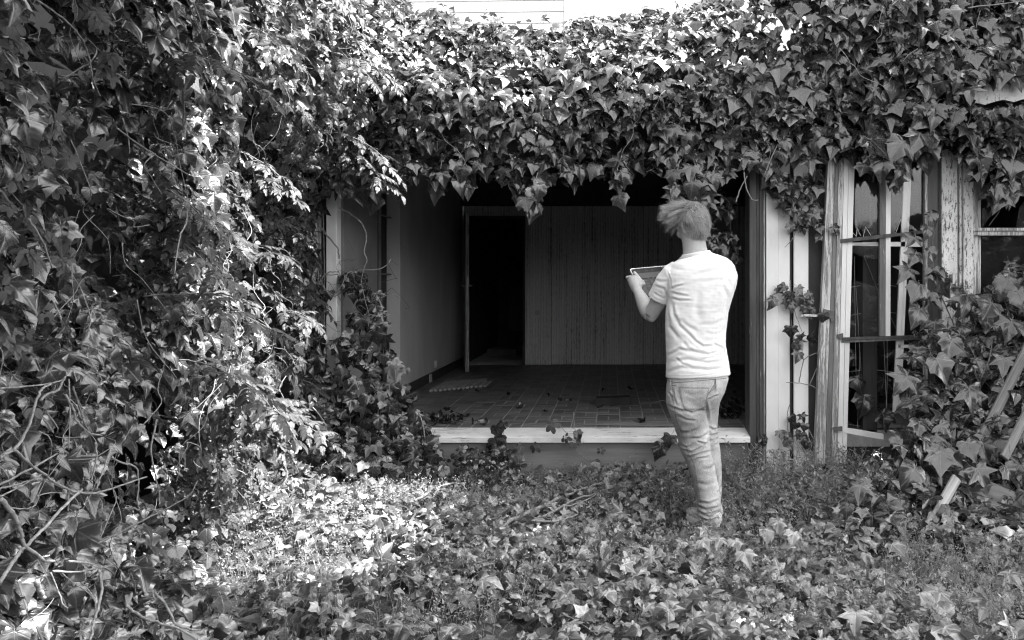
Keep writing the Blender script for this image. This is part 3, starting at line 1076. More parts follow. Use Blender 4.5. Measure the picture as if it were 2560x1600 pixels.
# right hand: palm at the right edge, two fingertips over the screen
rp = edge(0.42, 0.92, 0.03)
sk.tube([RWR, RWR.lerp(rp, 0.6), rp], [0.028, 0.034, 0.028], 14)
for (a_, b_, r_) in (((1651, 671), 0.16, 0.0085), ((1644, 688), 0.34, 0.009), ((1652, 702), 0.46, 0.009), ((1662, 712), 0.58, 0.0082)):
    tip = on_tablet(a_[0], a_[1], 0.010)
    base_ = edge(b_ + 0.06, 0.86, 0.032)
    sk.tube([base_, base_.lerp(tip, 0.45) + TN * 0.018, base_.lerp(tip, 0.8) + TN * 0.010, tip], [0.0115, r_ + 0.001, r_, r_ * 0.75], 10)
sk.tube([edge(0.7, 0.95, 0.025), edge(0.72, 0.80, 0.026), edge(0.66, 0.68, 0.014)], [0.016, 0.012, 0.009], 10)
body_me = remesh(sk, 0.0045, 5)


def skin_material():
    m = N('skin')
    nz = m.noise(60, 5, 0.6)
    big = m.noise(9, 3, 0.5)
    v = m.math('ADD', m.math('MULTIPLY', nz, 0.5), m.math('MULTIPLY', big, 0.5))
    m.base(m.ramp(v, [(0.35, 0.34), (0.65, 0.44)]))
    m.rough(0.5)
    m.spec(0.4)
    m.b.inputs['Subsurface Weight'].default_value = 0.12
    m.b.inputs['Subsurface Radius'].default_value = (0.01, 0.01, 0.01)
    m.bump(m.noise(220, 4, 0.6), 0.12, 0.002)
    return m.m


body = link('body', body_me, skin_material(), person)
for sx in (-1, 1):
    em = MB().loft(ellipsoid((sx * 0.033, 0.088, 0.004), (0.012, 0.012, 0.011), HEAD_M))
    em.build('eye', M['white_new'], person, True)

# --- shirt
sh = MB()
TS = [(640, 1709, 1797, 4.885, .074), (647, 1694, 1815, 4.885, .088), (656, 1678, 1828, 4.885, .102), (670, 1668, 1838, 4.885, .115),
      (695, 1664, 1843, 4.885, .124), (722, 1666, 1838, 4.885, .128), (748, 1669, 1829, 4.885, .128), (782, 1663, 1820, 4.885, .124),
      (820, 1663, 1816, 4.885, .120), (850, 1664, 1814, 4.885, .120), (872, 1665, 1815, 4.885, .122), (895, 1666, 1820, 4.885, .126),
      (922, 1665, 1824, 4.885, .130), (934, 1664.5, 1826, 4.885, .131), (940, 1664, 1826, 4.885, .130)]
sh.loft([ring(1714, 1776, 635, 4.885, .064, 40, 2.1, 0.14)] + [ring(L, R, py, Y, b_, 40, 2.5 if 690 < py < 800 else 2.3,
        0.045 * max(0, (py - 840) / 100) - (0.06 * max(0, (700 - py) / 60)) * -1) for py, L, R, Y, b_ in TS])
# collar rib
col = [W(1740, 634, 4.888) + Vector((0.0735 * math.cos(t), 0.068 * math.sin(t), 0.013 * math.cos(t) - 0.002 - 0.03 * max(0.0, math.sin(t)))) for t in np.linspace(0, 2 * math.pi, 40)]
sh.tube(col, 0.0085, 8)
HEMC = W(1646, 748, 4.945)
sh.tube([W(1697, 676, 4.88), W(1683, 686, 4.885), W(1668, 706, 4.905), W(1655, 730, 4.93), HEMC], [0.060, 0.066, 0.066, 0.0635, 0.0625], 24)
sh.tube([W(1812, 682, 4.90), W(1817, 692, 4.94), W(1816, 706, 5.01), W(1808, 720, 5.07)], [0.062, 0.062, 0.060, 0.058], 24)
shirt_me = remesh(sh, 0.0042, 4)
V = get_v(shirt_me)
Nn = get_n(shirt_me)
sl = [
    (c1((470, 795), (520, 775), (585, 760)), 2.6, .0065), (c1((478, 825), (540, 838), (620, 850)), 2.8, .007), (c1((475, 862), (540, 882), (640, 880)), 2.8, .006),
    (c1((480, 880), (492, 980), (540, 1070), (640, 1165)), 4.2, .0085), (c1((447, 920), (462, 1080), (545, 1180)), 4.5, .008),
    (c1((600, 1125), (660, 1190), (720, 1230), (810, 1222)), 3.4, .0075), (c1((790, 1205), (860, 1240), (905, 1310)), 3.4, .007),
    (c1((515, 1235), (620, 1262), (760, 1292), (865, 1262)), 3.6, .0065), (c1((448, 1300), (540, 1252), (640, 1280)), 3.4, .006),
    (c1((450, 1350), (600, 1325), (750, 1352), (905, 1335)), 4.0, .0055), (c1((440, 1425), (560, 1388), (760, 1408), (905, 1388)), 4.0, .0055),
    (c1((505, 1310), (560, 1360), (640, 1385)), 3.0, .005), (c1((700, 1330), (800, 1310), (890, 1270)), 3.4, .006),
    (c1((640, 690), (800, 655), (905, 645)), 5.0, .002), (c1((650, 745), (850, 722), (930, 730)), 5.0, .002), (c1((560, 925), (760, 945), (885, 930)), 5.0, .0016),
    (c1((610, 985), (760, 980), (890, 955)), 5.0, .0018), (c1((690, 1065), (800, 1060), (880, 1025)), 4.4, .0028), (c1((730, 1130), (830, 1140), (890, 1100)), 4.0, .003),
    (c1((345, 770), (420, 792), (452, 860)), 3.0, .005), (c1((335, 815), (385, 850), (430, 870)), 2.6, .004), (c1((440, 640), (470, 720), (482, 800)), 1.8, .0035),
    (c1((350, 720), (400, 740), (450, 735)), 3.4, .004), (c1((690, 800), (672, 930), (690, 1040)), 9.0, .006), (c1((870, 760), (905, 860), (890, 980)), 6.0, .006),
    (c1((940, 640), (905, 720), (930, 800)), 5.0, .006), (c1((425, 610), (500, 640), (600, 650)), 6.0, .004), (c1((590, 572), (700, 590), (830, 545)), 2.0, .003),
    (c1((325, 842), (375, 880), (440, 885)), 1.1, .002), (c1((440, 1447), (560, 1456), (700, 1450), (920, 1420)), 1.2, .0022),
    (c1((520, 1010), (600, 1080), (690, 1120)), 5.0, .005), (c1((560, 1180), (600, 1240), (660, 1270)), 4.0, .005),
]
facing = np.clip(-Nn[:, 1] * 1.6 + 0.25, 0, 1)
h = 0.68 * crease_field(V, sl) * facing
hn_ = noise1(V * np.array([1, 1, 1.2]), 3, 7.0, 3) * 0.0014 + noise1(V * np.array([1, 1, 2.5]), 4, 26.0, 2) * 0.0008
set_v(shirt_me, V + Nn * (h + hn_)[:, None])


def cloth(name, lo, hi, sc, rough=0.85, weave=900, wstr=0.15, stretch=(1, 1, 1)):
    m = N(name)
    nz = m.noise(sc, 6, 0.6, stretch)
    m.base(m.ramp(nz, [(0.3, lo), (0.7, hi)]))
    m.rough(rough)
    m.spec(0.2)
    m.b.inputs['Sheen Weight'].default_value = 0.15
    m.bump(m.noise(weave, 3, 0.6), wstr, 0.002)
    return m.m


shirt = link('t_shirt', shirt_me, cloth('white_cotton', 0.76, 0.82, 5), person)

# --- jeans
jn = MB()
PS = [(930, 1672, 1818, 4.885, .118), (948, 1668, 1821, 4.884, .122), (962, 1665.5, 1817, 4.882, .126), (985, 1665, 1809, 4.880, .128), (1003, 1665, 1800, 4.884, .122), (1018, 1668, 1792, 4.89, .112)]
jn.loft([ring(L, R, py, Y, b_, 40, 2.4) for py, L, R, Y, b_ in PS])
LL = [(985, 1666, 1762, 4.875, .112), (1003, 1665, 1764, 4.872, .114), (1030, 1671, 1767, 4.878, .108), (1058, 1682, 1770, 4.89, .100), (1090, 1693, 1774, 4.905, .090), (1122, 1701, 1776, 4.915, .082),
      (1145, 1711, 1781, 4.915, .078), (1165, 1720, 1786, 4.91, .078), (1204, 1731, 1794, 4.90, .076), (1235, 1739, 1799, 4.895, .070), (1262, 1743, 1801, 4.89, .066), (1285, 1743, 1804, 4.885, .068), (1306, 1747, 1801, 4.885, .066)]
jn.loft([ring(L, R, py, Y, b_, 32, 2.15) for py, L, R, Y, b_ in LL])
RL = [(985, 1735, 1806, 4.955, .10), (1003, 1733, 1800, 4.96, .10), (1030, 1733, 1795, 4.975, .096), (1058, 1734, 1790, 4.99, .09), (1090, 1738, 1796, 5.01, .082), (1122, 1742, 1800, 5.03, .078),
      (1165, 1748, 1804, 5.04, .076), (1204, 1752, 1805, 5.045, .07), (1240, 1755, 1803, 5.045, .064), (1285, 1757, 1801, 5.04, .062)]
jn.loft([ring(L, R, py, Y, b_, 32, 2.15) for py, L, R, Y, b_ in RL])
jeans_me = remesh(jn, 0.0042, 4)
V = get_v(jeans_me)
Nn = get_n(jeans_me)
jl = [
    (c2((480, 405), (560, 436), (665, 405)), 3.2, .007), (c2((362, 375), (430, 402), (500, 428)), 3.0, .006), (c2((430, 455), (520, 495), (600, 500)), 3.4, .004),
    (c2((540, 650), (640, 645), (702, 595)), 3.4, .007), (c2((475, 735), (560, 762), (640, 722), (703, 655)), 3.2, .008), (c2((520, 805), (580, 785), (660, 765), (722, 745)), 3.0, .0075),
    (c2((545, 860), (600, 812), (690, 800)), 3.0, .006), (c2((590, 668), (690, 695)), 2.6, .006), (c2((470, 700), (520, 720), (560, 700)), 2.6, .005), (c2((450, 600), (540, 600), (620, 560)), 4.2, .005),
    (c2((698, 552), (735, 575), (772, 566)), 2.8, .007), (c2((702, 622), (740, 618), (776, 602)), 2.8, .007), (c2((712, 672), (745, 655), (778, 640)), 2.4, .007), (c2((715, 730), (742, 700), (770, 690)), 2.4, .006),
    (c2((600, 1200), (680, 1232), (785, 1205)), 2.8, .007), (c2((608, 1248), (700, 1292), (792, 1255)), 2.8, .008), (c2((612, 1292), (700, 1325), (798, 1290)), 2.6, .007), (c2((600, 1165), (700, 1180), (785, 1145)), 3.0, .005),
    (c2((640, 1270), (720, 1262), (790, 1232)), 2.6, .006), (c2((775, 1090), (790, 1060), (802, 1030)), 2.4, .005),
    (c2((675, 300), (735, 250), (760, 190)), 3.0, .007), (c2((690, 330), (745, 300), (780, 290)), 2.6, .006), (c2((398, 235), (410, 300), (430, 380)), 2.6, .004), (c2((480, 255), (560, 292), (665, 268)), 3.0, .005),
    (c2((360, 260), (390, 300), (400, 350)), 3.0, .005), (c2((640, 900), (720, 890), (745, 860)), 4.0, .004), (c2((590, 1010), (680, 1030), (765, 1000)), 5.0, .004), (c2((668, 330), (682, 420), (690, 520)), 3.0, .008),
]
facing = np.clip(-Nn[:, 1] * 1.6 + 0.35, 0, 1)
h = 1.25 * crease_field(V, jl) * facing + noise1(V, 9, 12.0, 3) * 0.0022 + noise1(V, 10, 34.0, 2) * 0.0009
set_v(jeans_me, V + Nn * h[:, None])


def denim():
    m = N('faded_denim')
    fine = m.noise(240, 3, 0.7, (1, 1, 0.35))
    big = m.noise(7, 5, 0.6)
    v = m.math('ADD', m.math('MULTIPLY', fine, 0.45), m.math('MULTIPLY', big, 0.55))
    m.base(m.ramp(v, [(0.32, 0.20), (0.5, 0.42), (0.66, 0.58)]))
    m.rough(0.9)
    m.spec(0.15)
    m.bump(m.noise(700, 3, 0.6), 0.25, 0.002)
    return m.m


M['denim'] = denim()
M['stitch'] = plain('dark_seam_thread', 0.05, 0.10, 50, 0.9, 0.0)
M['seam'] = plain('worn_seam', 0.45, 0.55, 50, 0.9, 0.0)
jeans = link('jeans', jeans_me, M['denim'], person)
deps = None
jb = BVHTree.FromPolygons([tuple(v) for v in get_v(jeans_me)], [tuple(p.vertices) for p in jeans_me.polygons])
O_ = Vector((0, 0, CZ))


def hit(bvh, px, py, off):
    dr_ = (W(px, py, 1.0) - O_).normalized()
    loc, nr, i, dist = bvh.ray_cast(O_, dr_)
    if loc is None: return None
    if nr.dot(dr_) > 0: nr = -nr
    return loc + nr * off


def pocket(poly, name='back_pocket'):
    pts = []
    n = len(poly)
    for i in range(n):
        (x0, y0), (x1, y1) = poly[i], poly[(i + 1) % n]
        for k in range(4):
            pts.append((x0 + (x1 - x0) * k / 4, y0 + (y1 - y0) * k / 4))
    cx = sum(p[0] for p in pts) / len(pts)
    cy = sum(p[1] for p in pts) / len(pts)
    mb = MB()
    vs_, nr = [], 6
    for r_ in range(nr + 1):
        s_ = 1 - r_ / nr
        for p in pts:
            q = hit(jb, cx + (p[0] - cx) * max(s_, 0.02), cy + (p[1] - cy) * max(s_, 0.02), 0.0005 if r_ == 0 else 0.0028)
            if q is None: return None
            vs_.append(q)
    m_ = len(pts)
    fs = [(r_ * m_ + k, r_ * m_ + (k + 1) % m_, (r_ + 1) * m_ + (k + 1) % m_, (r_ + 1) * m_ + k) for r_ in range(nr) for k in range(m_)]
    mb.add(vs_, fs)
    o_ = mb.build(name, M['denim'], jeans, True)
    st = MB()
    for ins, rad in ((0.95, .0009), (0.89, .0009)):
        dash(st, [(cx + (p[0] - cx) * ins, cy + (p[1] - cy) * ins) for p in pts] + [(cx + (pts[0][0] - cx) * ins, cy + (pts[0][1] - cy) * ins)], rad, 0.0034, 2.2, 0.8)
    st.build('pocket_stitch', M['stitch'], jeans)


def dash(mb, line, r_, off, L=2.6, gap=1.6):
    acc = []
    for i in range(len(line) - 1):
        (x0, y0), (x1, y1) = line[i], line[i + 1]
        n = max(1, int(math.hypot(x1 - x0, y1 - y0) / 0.6))
        for k in range(n): acc.append((x0 + (x1 - x0) * k / n, y0 + (y1 - y0) * k / n))
    per = int((L + gap) / 0.6)
    ln = int(L / 0.6)
    for i in range(0, len(acc) - ln, per):
        p, q = hit(jb, *acc[i], off), hit(jb, *acc[min(i + ln, len(acc) - 1)], off)
        if p is None or q is None or (p - q).length > 0.02: continue
        mb.tube([p, q], r_, 4)


pocket(c2((443, 214), (706, 224), (692, 292), (674, 385), (640, 408), (500, 414), (476, 370)))
pocket(c2((797, 205), (846, 178), (832, 232), (790, 358), (764, 374)))
seam = MB()
dash(seam, c2((398, 190), (405, 330), (430, 480), (490, 640), (530, 770), (575, 850), (590, 930), (612, 1060), (645, 1240)), .0017, .0012, 2.4, 2.6)
seam.build('outer_seam', M['stitch'], jeans)
seam = MB()
dash(seam, c2((670, 325), (690, 285), (738, 205), (752, 165)), .0012, .001, 4, 0.4)
dash(seam, c2((372, 176), (440, 186), (600, 172), (740, 160), (845, 150)), .0012, .001, 4, 0.4)
dash(seam, c2((380, 205), (440, 214)), .0012, .001, 4, 0.4)
seam.build('yoke_seam', M['stitch'], jeans)
for x0 in (382, 752):
    lp = MB()
    pa, pb = hit(jb, *c2((x0, 160))[0], 0.004), hit(jb, *c2((x0 + 6, 235))[0], 0.003)
    if pa and pb:
        lp.tube([pa, pa.lerp(pb, 0.5) - Vector((0, 0.004, 0)), pb], [0.006, 0.006, 0.006], 6, 0.4)
        lp.build('belt_loop', M['denim'], jeans)

# --- shoes
M['shoe'] = plain('white_shoe', 0.55, 0.70, 20, 0.6, 0.2)
for (px, py, Y, yaw) in ((1774, 1316, 4.90, 0.5), (1780, 1300, 5.06, 0.35)):
    c = W(px, py, Y)
    c.z = 0.0
    R_ = Matrix.Translation(c) @ Matrix.Rotation(yaw, 4, 'Z')
    sm_ = MB()
    rr = []
    for y, w, z1 in ((-0.085, .012, .03), (-0.08, .030, .07), (-0.05, .038, .095), (0.0, .040, .095), (0.05, .042, .075), (0.11, .047, .058), (0.16, .044, .050), (0.195, .028, .040), (0.205, .01, .028)):
        rr.append([R_ @ Vector((w * math.cos(t), y, 0.012 + z1 * (0.5 + 0.5 * math.sin(t)))) for t in np.linspace(0, 2 * math.pi, 20, endpoint=False)])
    sm_.loft(rr)
    s_o = sm_.build('shoe', M['shoe'], person, True)
    so = MB()
    outl = [(0.03 * math.cos(t) * (1 + 0.5 * (math.sin(t) > 0)) , 0.06 + 0.15 * math.sin(t)) for t in np.linspace(0, 2 * math.pi, 24, endpoint=False)]
    so.prism([R_ @ Vector((x * 1.25, y, -0.01)) for x, y in outl], (0, 0, 0.028))
    so.build('sole', M['white_new'], s_o)

# --- hair: clumped strands swept to the left by the wind
hr = np.random.default_rng(21)


def hair_obj():
    Vv, Tt, Rr = [], [], []
    cnt = 0
    inv = HEAD_M.inverted()
    R3 = HEAD_M.to_3x3()
    crown = Vector((0.0, -0.045, 0.105))

    def scalp(d_):
        p = Vector((0.076 * d_.x, -0.002 + 0.097 * d_.y, 0.006 + 0.110 * d_.z))
        return p

    def allowed(p):
        if p.y < -0.035: return p.z > -0.104 + 0.03 * (abs(p.x) / 0.07)
        if p.y < 0.03: return p.z > -0.010 + 0.55 * max(0, (p.y + 0.035)) * 0.5 + (0.0 if p.y > -0.02 else -0.02)
        return p.z > 0.052
    guides = []
    while len(guides) < 520:
        d_ = Vector(hr.normal(size=3)).normalized()
        p = scalp(d_)
        if not allowed(p): continue
        guides.append((d_, p))
    wind = Vector((-1.0, 0.05, 0.20))
    STEP = 7
    for d_, p in guides:
        n = (R3 @ Vector((d_.x / 0.076, d_.y / 0.097, d_.z / 0.11))).normalized()
        P = HEAD_M @ p
        rad = (p - crown)
        flow = R3 @ rad
        flow -= n * flow.dot(n)
        if flow.length > 1e-5: flow.normalize()
        down = Vector((0, 0, -1)) - n * (-n.z)
        if down.length > 1e-5: down.normalize()
        topness = max(0.0, min(1.0, (p.z - 0.015) / 0.07))
        left = max(0.0, min(1.0, (-(P.x - HEAD_C.x) + 0.015) / 0.06))
        front = max(0.0, min(1.0, (p.y + 0.02) / 0.06))
        wf = topness * max(left, 0.8 * front)
        low = max(0.0, min(1.0, (-p.z - 0.02) / 0.06))
        side_low = 1.0 if (p.x < -0.03 and p.y > -0.055 and p.z < 0.05) else 0.0
        L_ = (0.060 + 0.052 * wf + 0.008 * topness) * (1 - 0.45 * low) * (1 - 0.66 * side_low) * hr.uniform(0.75, 1.2)
        pts = [P + n * 0.002]
        lay = hr.uniform(1.02, 1.07)
        own = Vector(hr.normal(size=3)) * 0.27
        dr_ = None
        for s_ in range(STEP):
            ql = inv @ pts[-1]
            el = Vector((ql.x / 0.076, (ql.y + 0.002) / 0.097, (ql.z - 0.006) / 0.110))
            nn_ = (R3 @ Vector((el.x / 0.076, el.y / 0.097, el.z / 0.11))).normalized()
            rad = ql - crown
            fl = R3 @ rad
            fl -= nn_ * fl.dot(nn_)
            if fl.length > 1e-5: fl.normalize()
            dn = Vector((0, 0, -1)) + nn_ * nn_.z
            if dn.length > 1e-5: dn.normalize()
            sw = nn_.cross(fl) * 0.35 * max(0.0, 1 - rad.length / 0.09)
            q3 = np.array([[ql.x, ql.y, ql.z]])
            co = nn_.cross(dn if dn.length > 0 else fl) * float(noise1(q3, 5, 14.0, 2)[0]) * 1.7
            want = fl * 0.7 + dn * 0.55 * (1 - wf) + wind * 1.3 * wf + nn_ * (0.22 * wf) + sw + co + own + Vector((0, 0, -0.10 * wf * s_ / STEP))
            want.normalize()
            dr_ = want if dr_ is None else (dr_ * 0.55 + want * 0.45).normalized()
            q = pts[-1] + dr_ * (L_ / STEP)
            ql = inv @ q
            e = math.sqrt((ql.x / 0.076) ** 2 + ((ql.y + 0.002) / 0.097) ** 2 + ((ql.z - 0.006) / 0.110) ** 2)
            tgt = lay + 0.05 * (s_ + 1) / STEP
            if e < tgt or (wf < 0.45 and e > tgt):
                k_ = tgt / e
                if e > tgt: k_ = 1 + (k_ - 1) * 0.7
                ql = Vector((ql.x * k_, (ql.y + 0.002) * k_ - 0.002, (ql.z - 0.006) * k_ + 0.006))
                q = HEAD_M @ ql
            pts.append(q)
        shade = hr.random()
        for c_ in range(16):
            off = Vector(hr.normal(size=3)) * 0.0075
            off -= n * off.dot(n) * 0.6
            lift = abs(hr.normal()) * 0.003
            ln = hr.uniform(0.7, 1.08)
            jit = Vector(hr.normal(size=3)) * 0.006
            rad0 = hr.uniform(0.0007, 0.0012)
            b0 = cnt
            for s_ in range(STEP + 1):
                t = s_ / STEP
                k = min(t * ln * STEP, STEP - 1e-6)
                i = int(k)
                q = pts[i].lerp(pts[min(i + 1, STEP)], k - i) + off * (1 - 0.45 * t) + n * lift + jit * t * t
                r_ = rad0 * (1 - 0.8 * t)
                dd = (pts[min(i + 1, STEP)] - pts[i]).normalized()
                u = dd.cross(n)
                if u.length < 1e-4: u = dd.orthogonal()
                u.normalize()
                w_ = u.cross(dd)
                for a_ in (0.5, 2.6, 4.7):
                    Vv.append(q + (u * math.cos(a_) + w_ * math.sin(a_)) * r_)
                    Rr.append(min(1, max(0, shade * 0.42 + 0.2 * hr.random() + 0.38 * t)))
                cnt += 3
            for s_ in range(STEP):
                for a_ in range(3):
                    a2 = (a_ + 1) % 3
                    i0, i1, j0, j1 = b0 + s_ * 3 + a_, b0 + s_ * 3 + a2, b0 + s_ * 3 + 3 + a_, b0 + s_ * 3 + 3 + a2
                    Tt += [(i0, i1, j1), (i0, j1, j0)]
    me = tri_mesh('hair', np.array([tuple(v) for v in Vv]), np.array(Tt), None, np.array(Rr))
    m = N('hair')
    at = m.node('ShaderNodeAttribute', attribute_name='rnd')
    m.base(m.ramp(at.outputs['Fac'], [(0.05, 0.06), (0.38, 0.26), (0.95, 0.72)]))
    m.rough(0.42)
    m.spec(0.5)
    m.b.inputs['Anisotropic'].default_value = 0.5
    link('hair', me, m.m, person)
    # short undercoat on the scalp
    cap = MB()
    rows, cols = 26, 40
    vs_, ok = [], []
    for i in range(rows + 1):
        th = math.pi * 0.5 - math.pi * 0.86 * i / rows
        for k in range(cols):
            ph = 2 * math.pi * k / cols
            d_ = Vector((math.cos(th) * math.cos(ph), math.cos(th) * math.sin(ph), math.sin(th)))
            p = scalp(d_)
            ok.append(allowed(p))
            vs_.append(HEAD_M @ (p * 1.045 + Vector((0, 0, 0.002))))
    fs = []
    for i in range(rows):
        for k in range(cols):
            q = (i * cols + k, i * cols + (k + 1) % cols, (i + 1) * cols + (k + 1) % cols, (i + 1) * cols + k)
            if all(ok[a_] for a_ in q): fs.append(q)
    cap.add(vs_, fs)
    cap.loft(head_rings(1.0, 0.005)[:4])
    cap.build('hair_undercoat', plain('hair_undercoat', 0.06, 0.14, 120, 0.8, 0.5), person, True)


hair_obj()

# --- tablet
tab = empty('tablet', T0, 'white-rimmed tablet showing a floor plan, held in both hands', 'tablet')
tl, tv = TU.length, TV.length
TB = Matrix((( *(TU / tl), 0), (*(TV / tv), 0), (*TN, 0), (0, 0, 0, 1))).transposed()
TB = Matrix.Translation(T0) @ TB


def tp(x, y, z=0.0): return TB @ Vector((x * tl, y * tv, z))


def rounded(x0, x1, y0, y1, r_, z):
    out = []
    for cx, cy, a0 in ((x1 - r_, y1 - r_, 0), (x0 + r_, y1 - r_, 90), (x0 + r_, y0 + r_, 180), (x1 - r_, y0 + r_, 270)):
        for k in range(5):
            t = math.radians(a0 + 90 * k / 4)
            out.append(TB @ Vector((cx + r_ * math.cos(t), cy + r_ * math.sin(t), z)))
    return out


case_m = MB().prism(rounded(0, tl, 0, tv, 0.014, -0.009), TN * 0.008)
case_m.build('tablet_case', M['plastic'], tab)
rim = MB()
pts = rounded(0, tl, 0, tv, 0.014, 0.0)
rim.tube(pts + pts[:2], 0.0028, 6)
rim.build('rim', plain('tablet_rim', 0.75, 0.8, 10, 0.3, 0.0), tab, True)
MB().prism(rounded(0.003, tl - 0.003, 0.003, tv - 0.003, 0.011, -0.0008), TN * 0.0012).build('screen_bezel', plain('screen_black', 0.012, 0.012, 10, 0.4, 0.0, spec=0.15), tab)


def emis(name, v):
    m = N(name)
    m.base(v * 0.08)
    m.rough(0.35)
    m.spec(0.15)
    m.b.inputs['Emission Color'].default_value = g(v)
    m.b.inputs['Emission Strength'].default_value = 0.022
    return m.m


E = {k: emis('screen_grey_%d' % i, v) for i, (k, v) in enumerate((('bg', 0.42), ('mid', 0.24), ('lite', 0.40), ('dk', 0.02)))}
MB().prism([tp(.05, .17, .0006), tp(.95, .17, .0006), tp(.95, .88, .0006), tp(.05, .88, .0006)], TN * 0.0002).build('screen', E['bg'], tab)


def spatch(lst, mat, z, name):
    mb = MB()
    for x0, x1, y0, y1 in lst:
        mb.prism([tp(x0, y0, z), tp(x1, y0, z), tp(x1, y1, z), tp(x0, y1, z)], TN * 0.0002)
    mb.build(name, mat, tab)


spatch([(.17, .80, .36, .74)], E['mid'], .0010, 'plan_floor')
spatch([(.17, .31, .34, .375), (.36, .44, .34, .375), (.49, .62, .34, .375), (.66, .80, .34, .375), (.17, .185, .34, .42), (.17, .185, .66, .75),
        (.17, .46, .735, .75), (.47, .80, .735, .75), (.785, .80, .36, .74), (.31, .32, .55, .74)], E['dk'], .0013, 'plan_wall')
spatch([(.36, .42, .40, .64), (.20, .29, .50, .56), (.20, .31, .59, .65), (.21, .28, .40, .45), (.54, .60, .42, .47), (.52, .60, .55, .62), (.22, .40, .68, .72), (.50, .70, .68, .72)], E['lite'], .0012, 'plan_room')
spatch([(.06, .20, .085, .10), (.06, .10, .10, .125), (.16, .20, .10, .125), (.36, .42, .08, .12), (.52, .56, .07, .13)], E['mid'], .0008, 'menu_icon')

# ------------------------------------------------------------------ leaf templates (0.1 m long)
LS = 0.1


def blade(half, rings=(0.55, 1.0), fold=0.25, droop=0.35, wave=0.05, curl=0.0, seed=0, petiole=0.6, focus=0.12, skew=0.0):
    """one leaf blade: base at the origin, tip at y=1; half = right half of the outline from base to below the tip"""
    r = np.random.default_rng(seed)
    R_ = np.array(half, float)
    R_ = R_ + r.normal(size=R_.shape) * 0.018
    Lh = R_ * np.array([-1, 1]) + r.normal(size=R_.shape) * 0.018
    out = np.concatenate([[[0, 0.0]], R_, [[skew, 1.0]], Lh[::-1]])
    n = len(out)
    fc = np.array([0.0, focus])
    P = [np.array([fc])]
    for s in rings: P.append(fc + (out - fc) * s)
    P = np.concatenate(P)
    x, y = P[:, 0], P[:, 1]
    rr = np.hypot(x, y - 0.1)
    ang = np.arctan2(y - 0.1, x)
    k1, k2, ph = r.integers(3, 6), r.integers(2, 4), r.random() * 6.28
    z = fold * np.abs(x) - droop * rr ** 2 * 0.8 - 0.35 * fold * x ** 2 * 2 + wave * np.sin(k1 * ang + ph) * rr + curl * np.clip(y, 0, 1) ** 3 + wave * 0.8 * np.sin(k2 * ang + ph * 2) * rr ** 2
    z += r.normal(size=len(z)) * 0.006
    V_ = np.stack([x, y, z], -1)
    UV_ = np.stack([x, y], -1)
    T_ = [(0, 1 + i, 1 + (i + 1) % n) for i in range(n)]
    for q in range(len(rings) - 1):
        a_, b_ = 1 + q * n, 1 + (q + 1) * n
        for i in range(n):
            j = (i + 1) % n
            T_ += [(a_ + i, b_ + i, b_ + j), (a_ + i, b_ + j, a_ + j)]
    if petiole > 0:
        w_ = 0.016
        bx_ = len(V_)
        py_ = [(0, 0.03, -0.012), (r.normal() * 0.05, -0.35 * petiole, -0.18 * petiole), (r.normal() * 0.08, -0.8 * petiole, -0.6 * petiole)]
        pv = []
        for (a_, b_, c_) in py_: pv += [(a_ - w_, b_, c_), (a_ + w_, b_, c_), (a_, b_, c_ - 1.6 * w_)]
        V_ = np.concatenate([V_, np.array(pv)])
        UV_ = np.concatenate([UV_, np.full((9, 2), 2.0)])
        for q in range(2):
            for k in range(3):
                k2_ = (k + 1) % 3
                i0, i1, j0, j1 = bx_ + q * 3 + k, bx_ + q * 3 + k2_, bx_ + q * 3 + 3 + k, bx_ + q * 3 + 3 + k2_
                T_ += [(i0, i1, j1), (i0, j1, j0)]
    return V_ * LS, np.array(T_), UV_


LOBED = [(0.11, -0.09), (0.31, -0.13), (0.52, -0.03), (0.45, 0.13), (0.64, 0.42), (0.37, 0.45), (0.21, 0.68)]
DEEP = [(0.10, -0.08), (0.30, -0.16), (0.56, -0.10), (0.36, 0.12), (0.72, 0.44), (0.28, 0.40), (0.17, 0.68)]
SHALLOW = [(0.12, -0.09), (0.32, -0.10), (0.47, 0.02), (0.46, 0.17), (0.53, 0.36), (0.38, 0.48), (0.20, 0.72)]
HEART = [(0.13, -0.09), (0.34, -0.09), (0.47, 0.06), (0.49, 0.24), (0.42, 0.43), (0.30, 0.60), (0.15, 0.80)]
TOOTHED = [(0.10, 0.02), (0.20, 0.10), (0.19, 0.17), (0.29, 0.26), (0.25, 0.34), (0.29, 0.46), (0.22, 0.53), (0.22, 0.66), (0.13, 0.74), (0.11, 0.87)]
OVAL = [(0.16, 0.06), (0.30, 0.24), (0.35, 0.46), (0.32, 0.68), (0.20, 0.88), (0.08, 0.97)]
OVATE = [(0.13, 0.04), (0.24, 0.18), (0.28, 0.36), (0.22, 0.58), (0.11, 0.80)]


def merge(parts):
    Vs, Ts, Us, o = [], [], [], 0
    for v, t, u in parts:
        Vs.append(v)
        Ts.append(t + o)
        Us.append(u)
        o += len(v)
    return np.concatenate(Vs), np.concatenate(Ts), np.concatenate(Us)


def xform(tpl, s, rz, rx, off):
    v, t, u = tpl
    c, d_ = math.cos(rx), math.sin(rx)
    v = v * s
    v = np.stack([v[:, 0], v[:, 1] * c - v[:, 2] * d_, v[:, 1] * d_ + v[:, 2] * c], -1)
    c, d_ = math.cos(rz), math.sin(rz)
    v = np.stack([v[:, 0] * c - v[:, 1] * d_, v[:, 0] * d_ + v[:, 1] * c, v[:, 2]], -1)
    return v + np.array(off), t, u


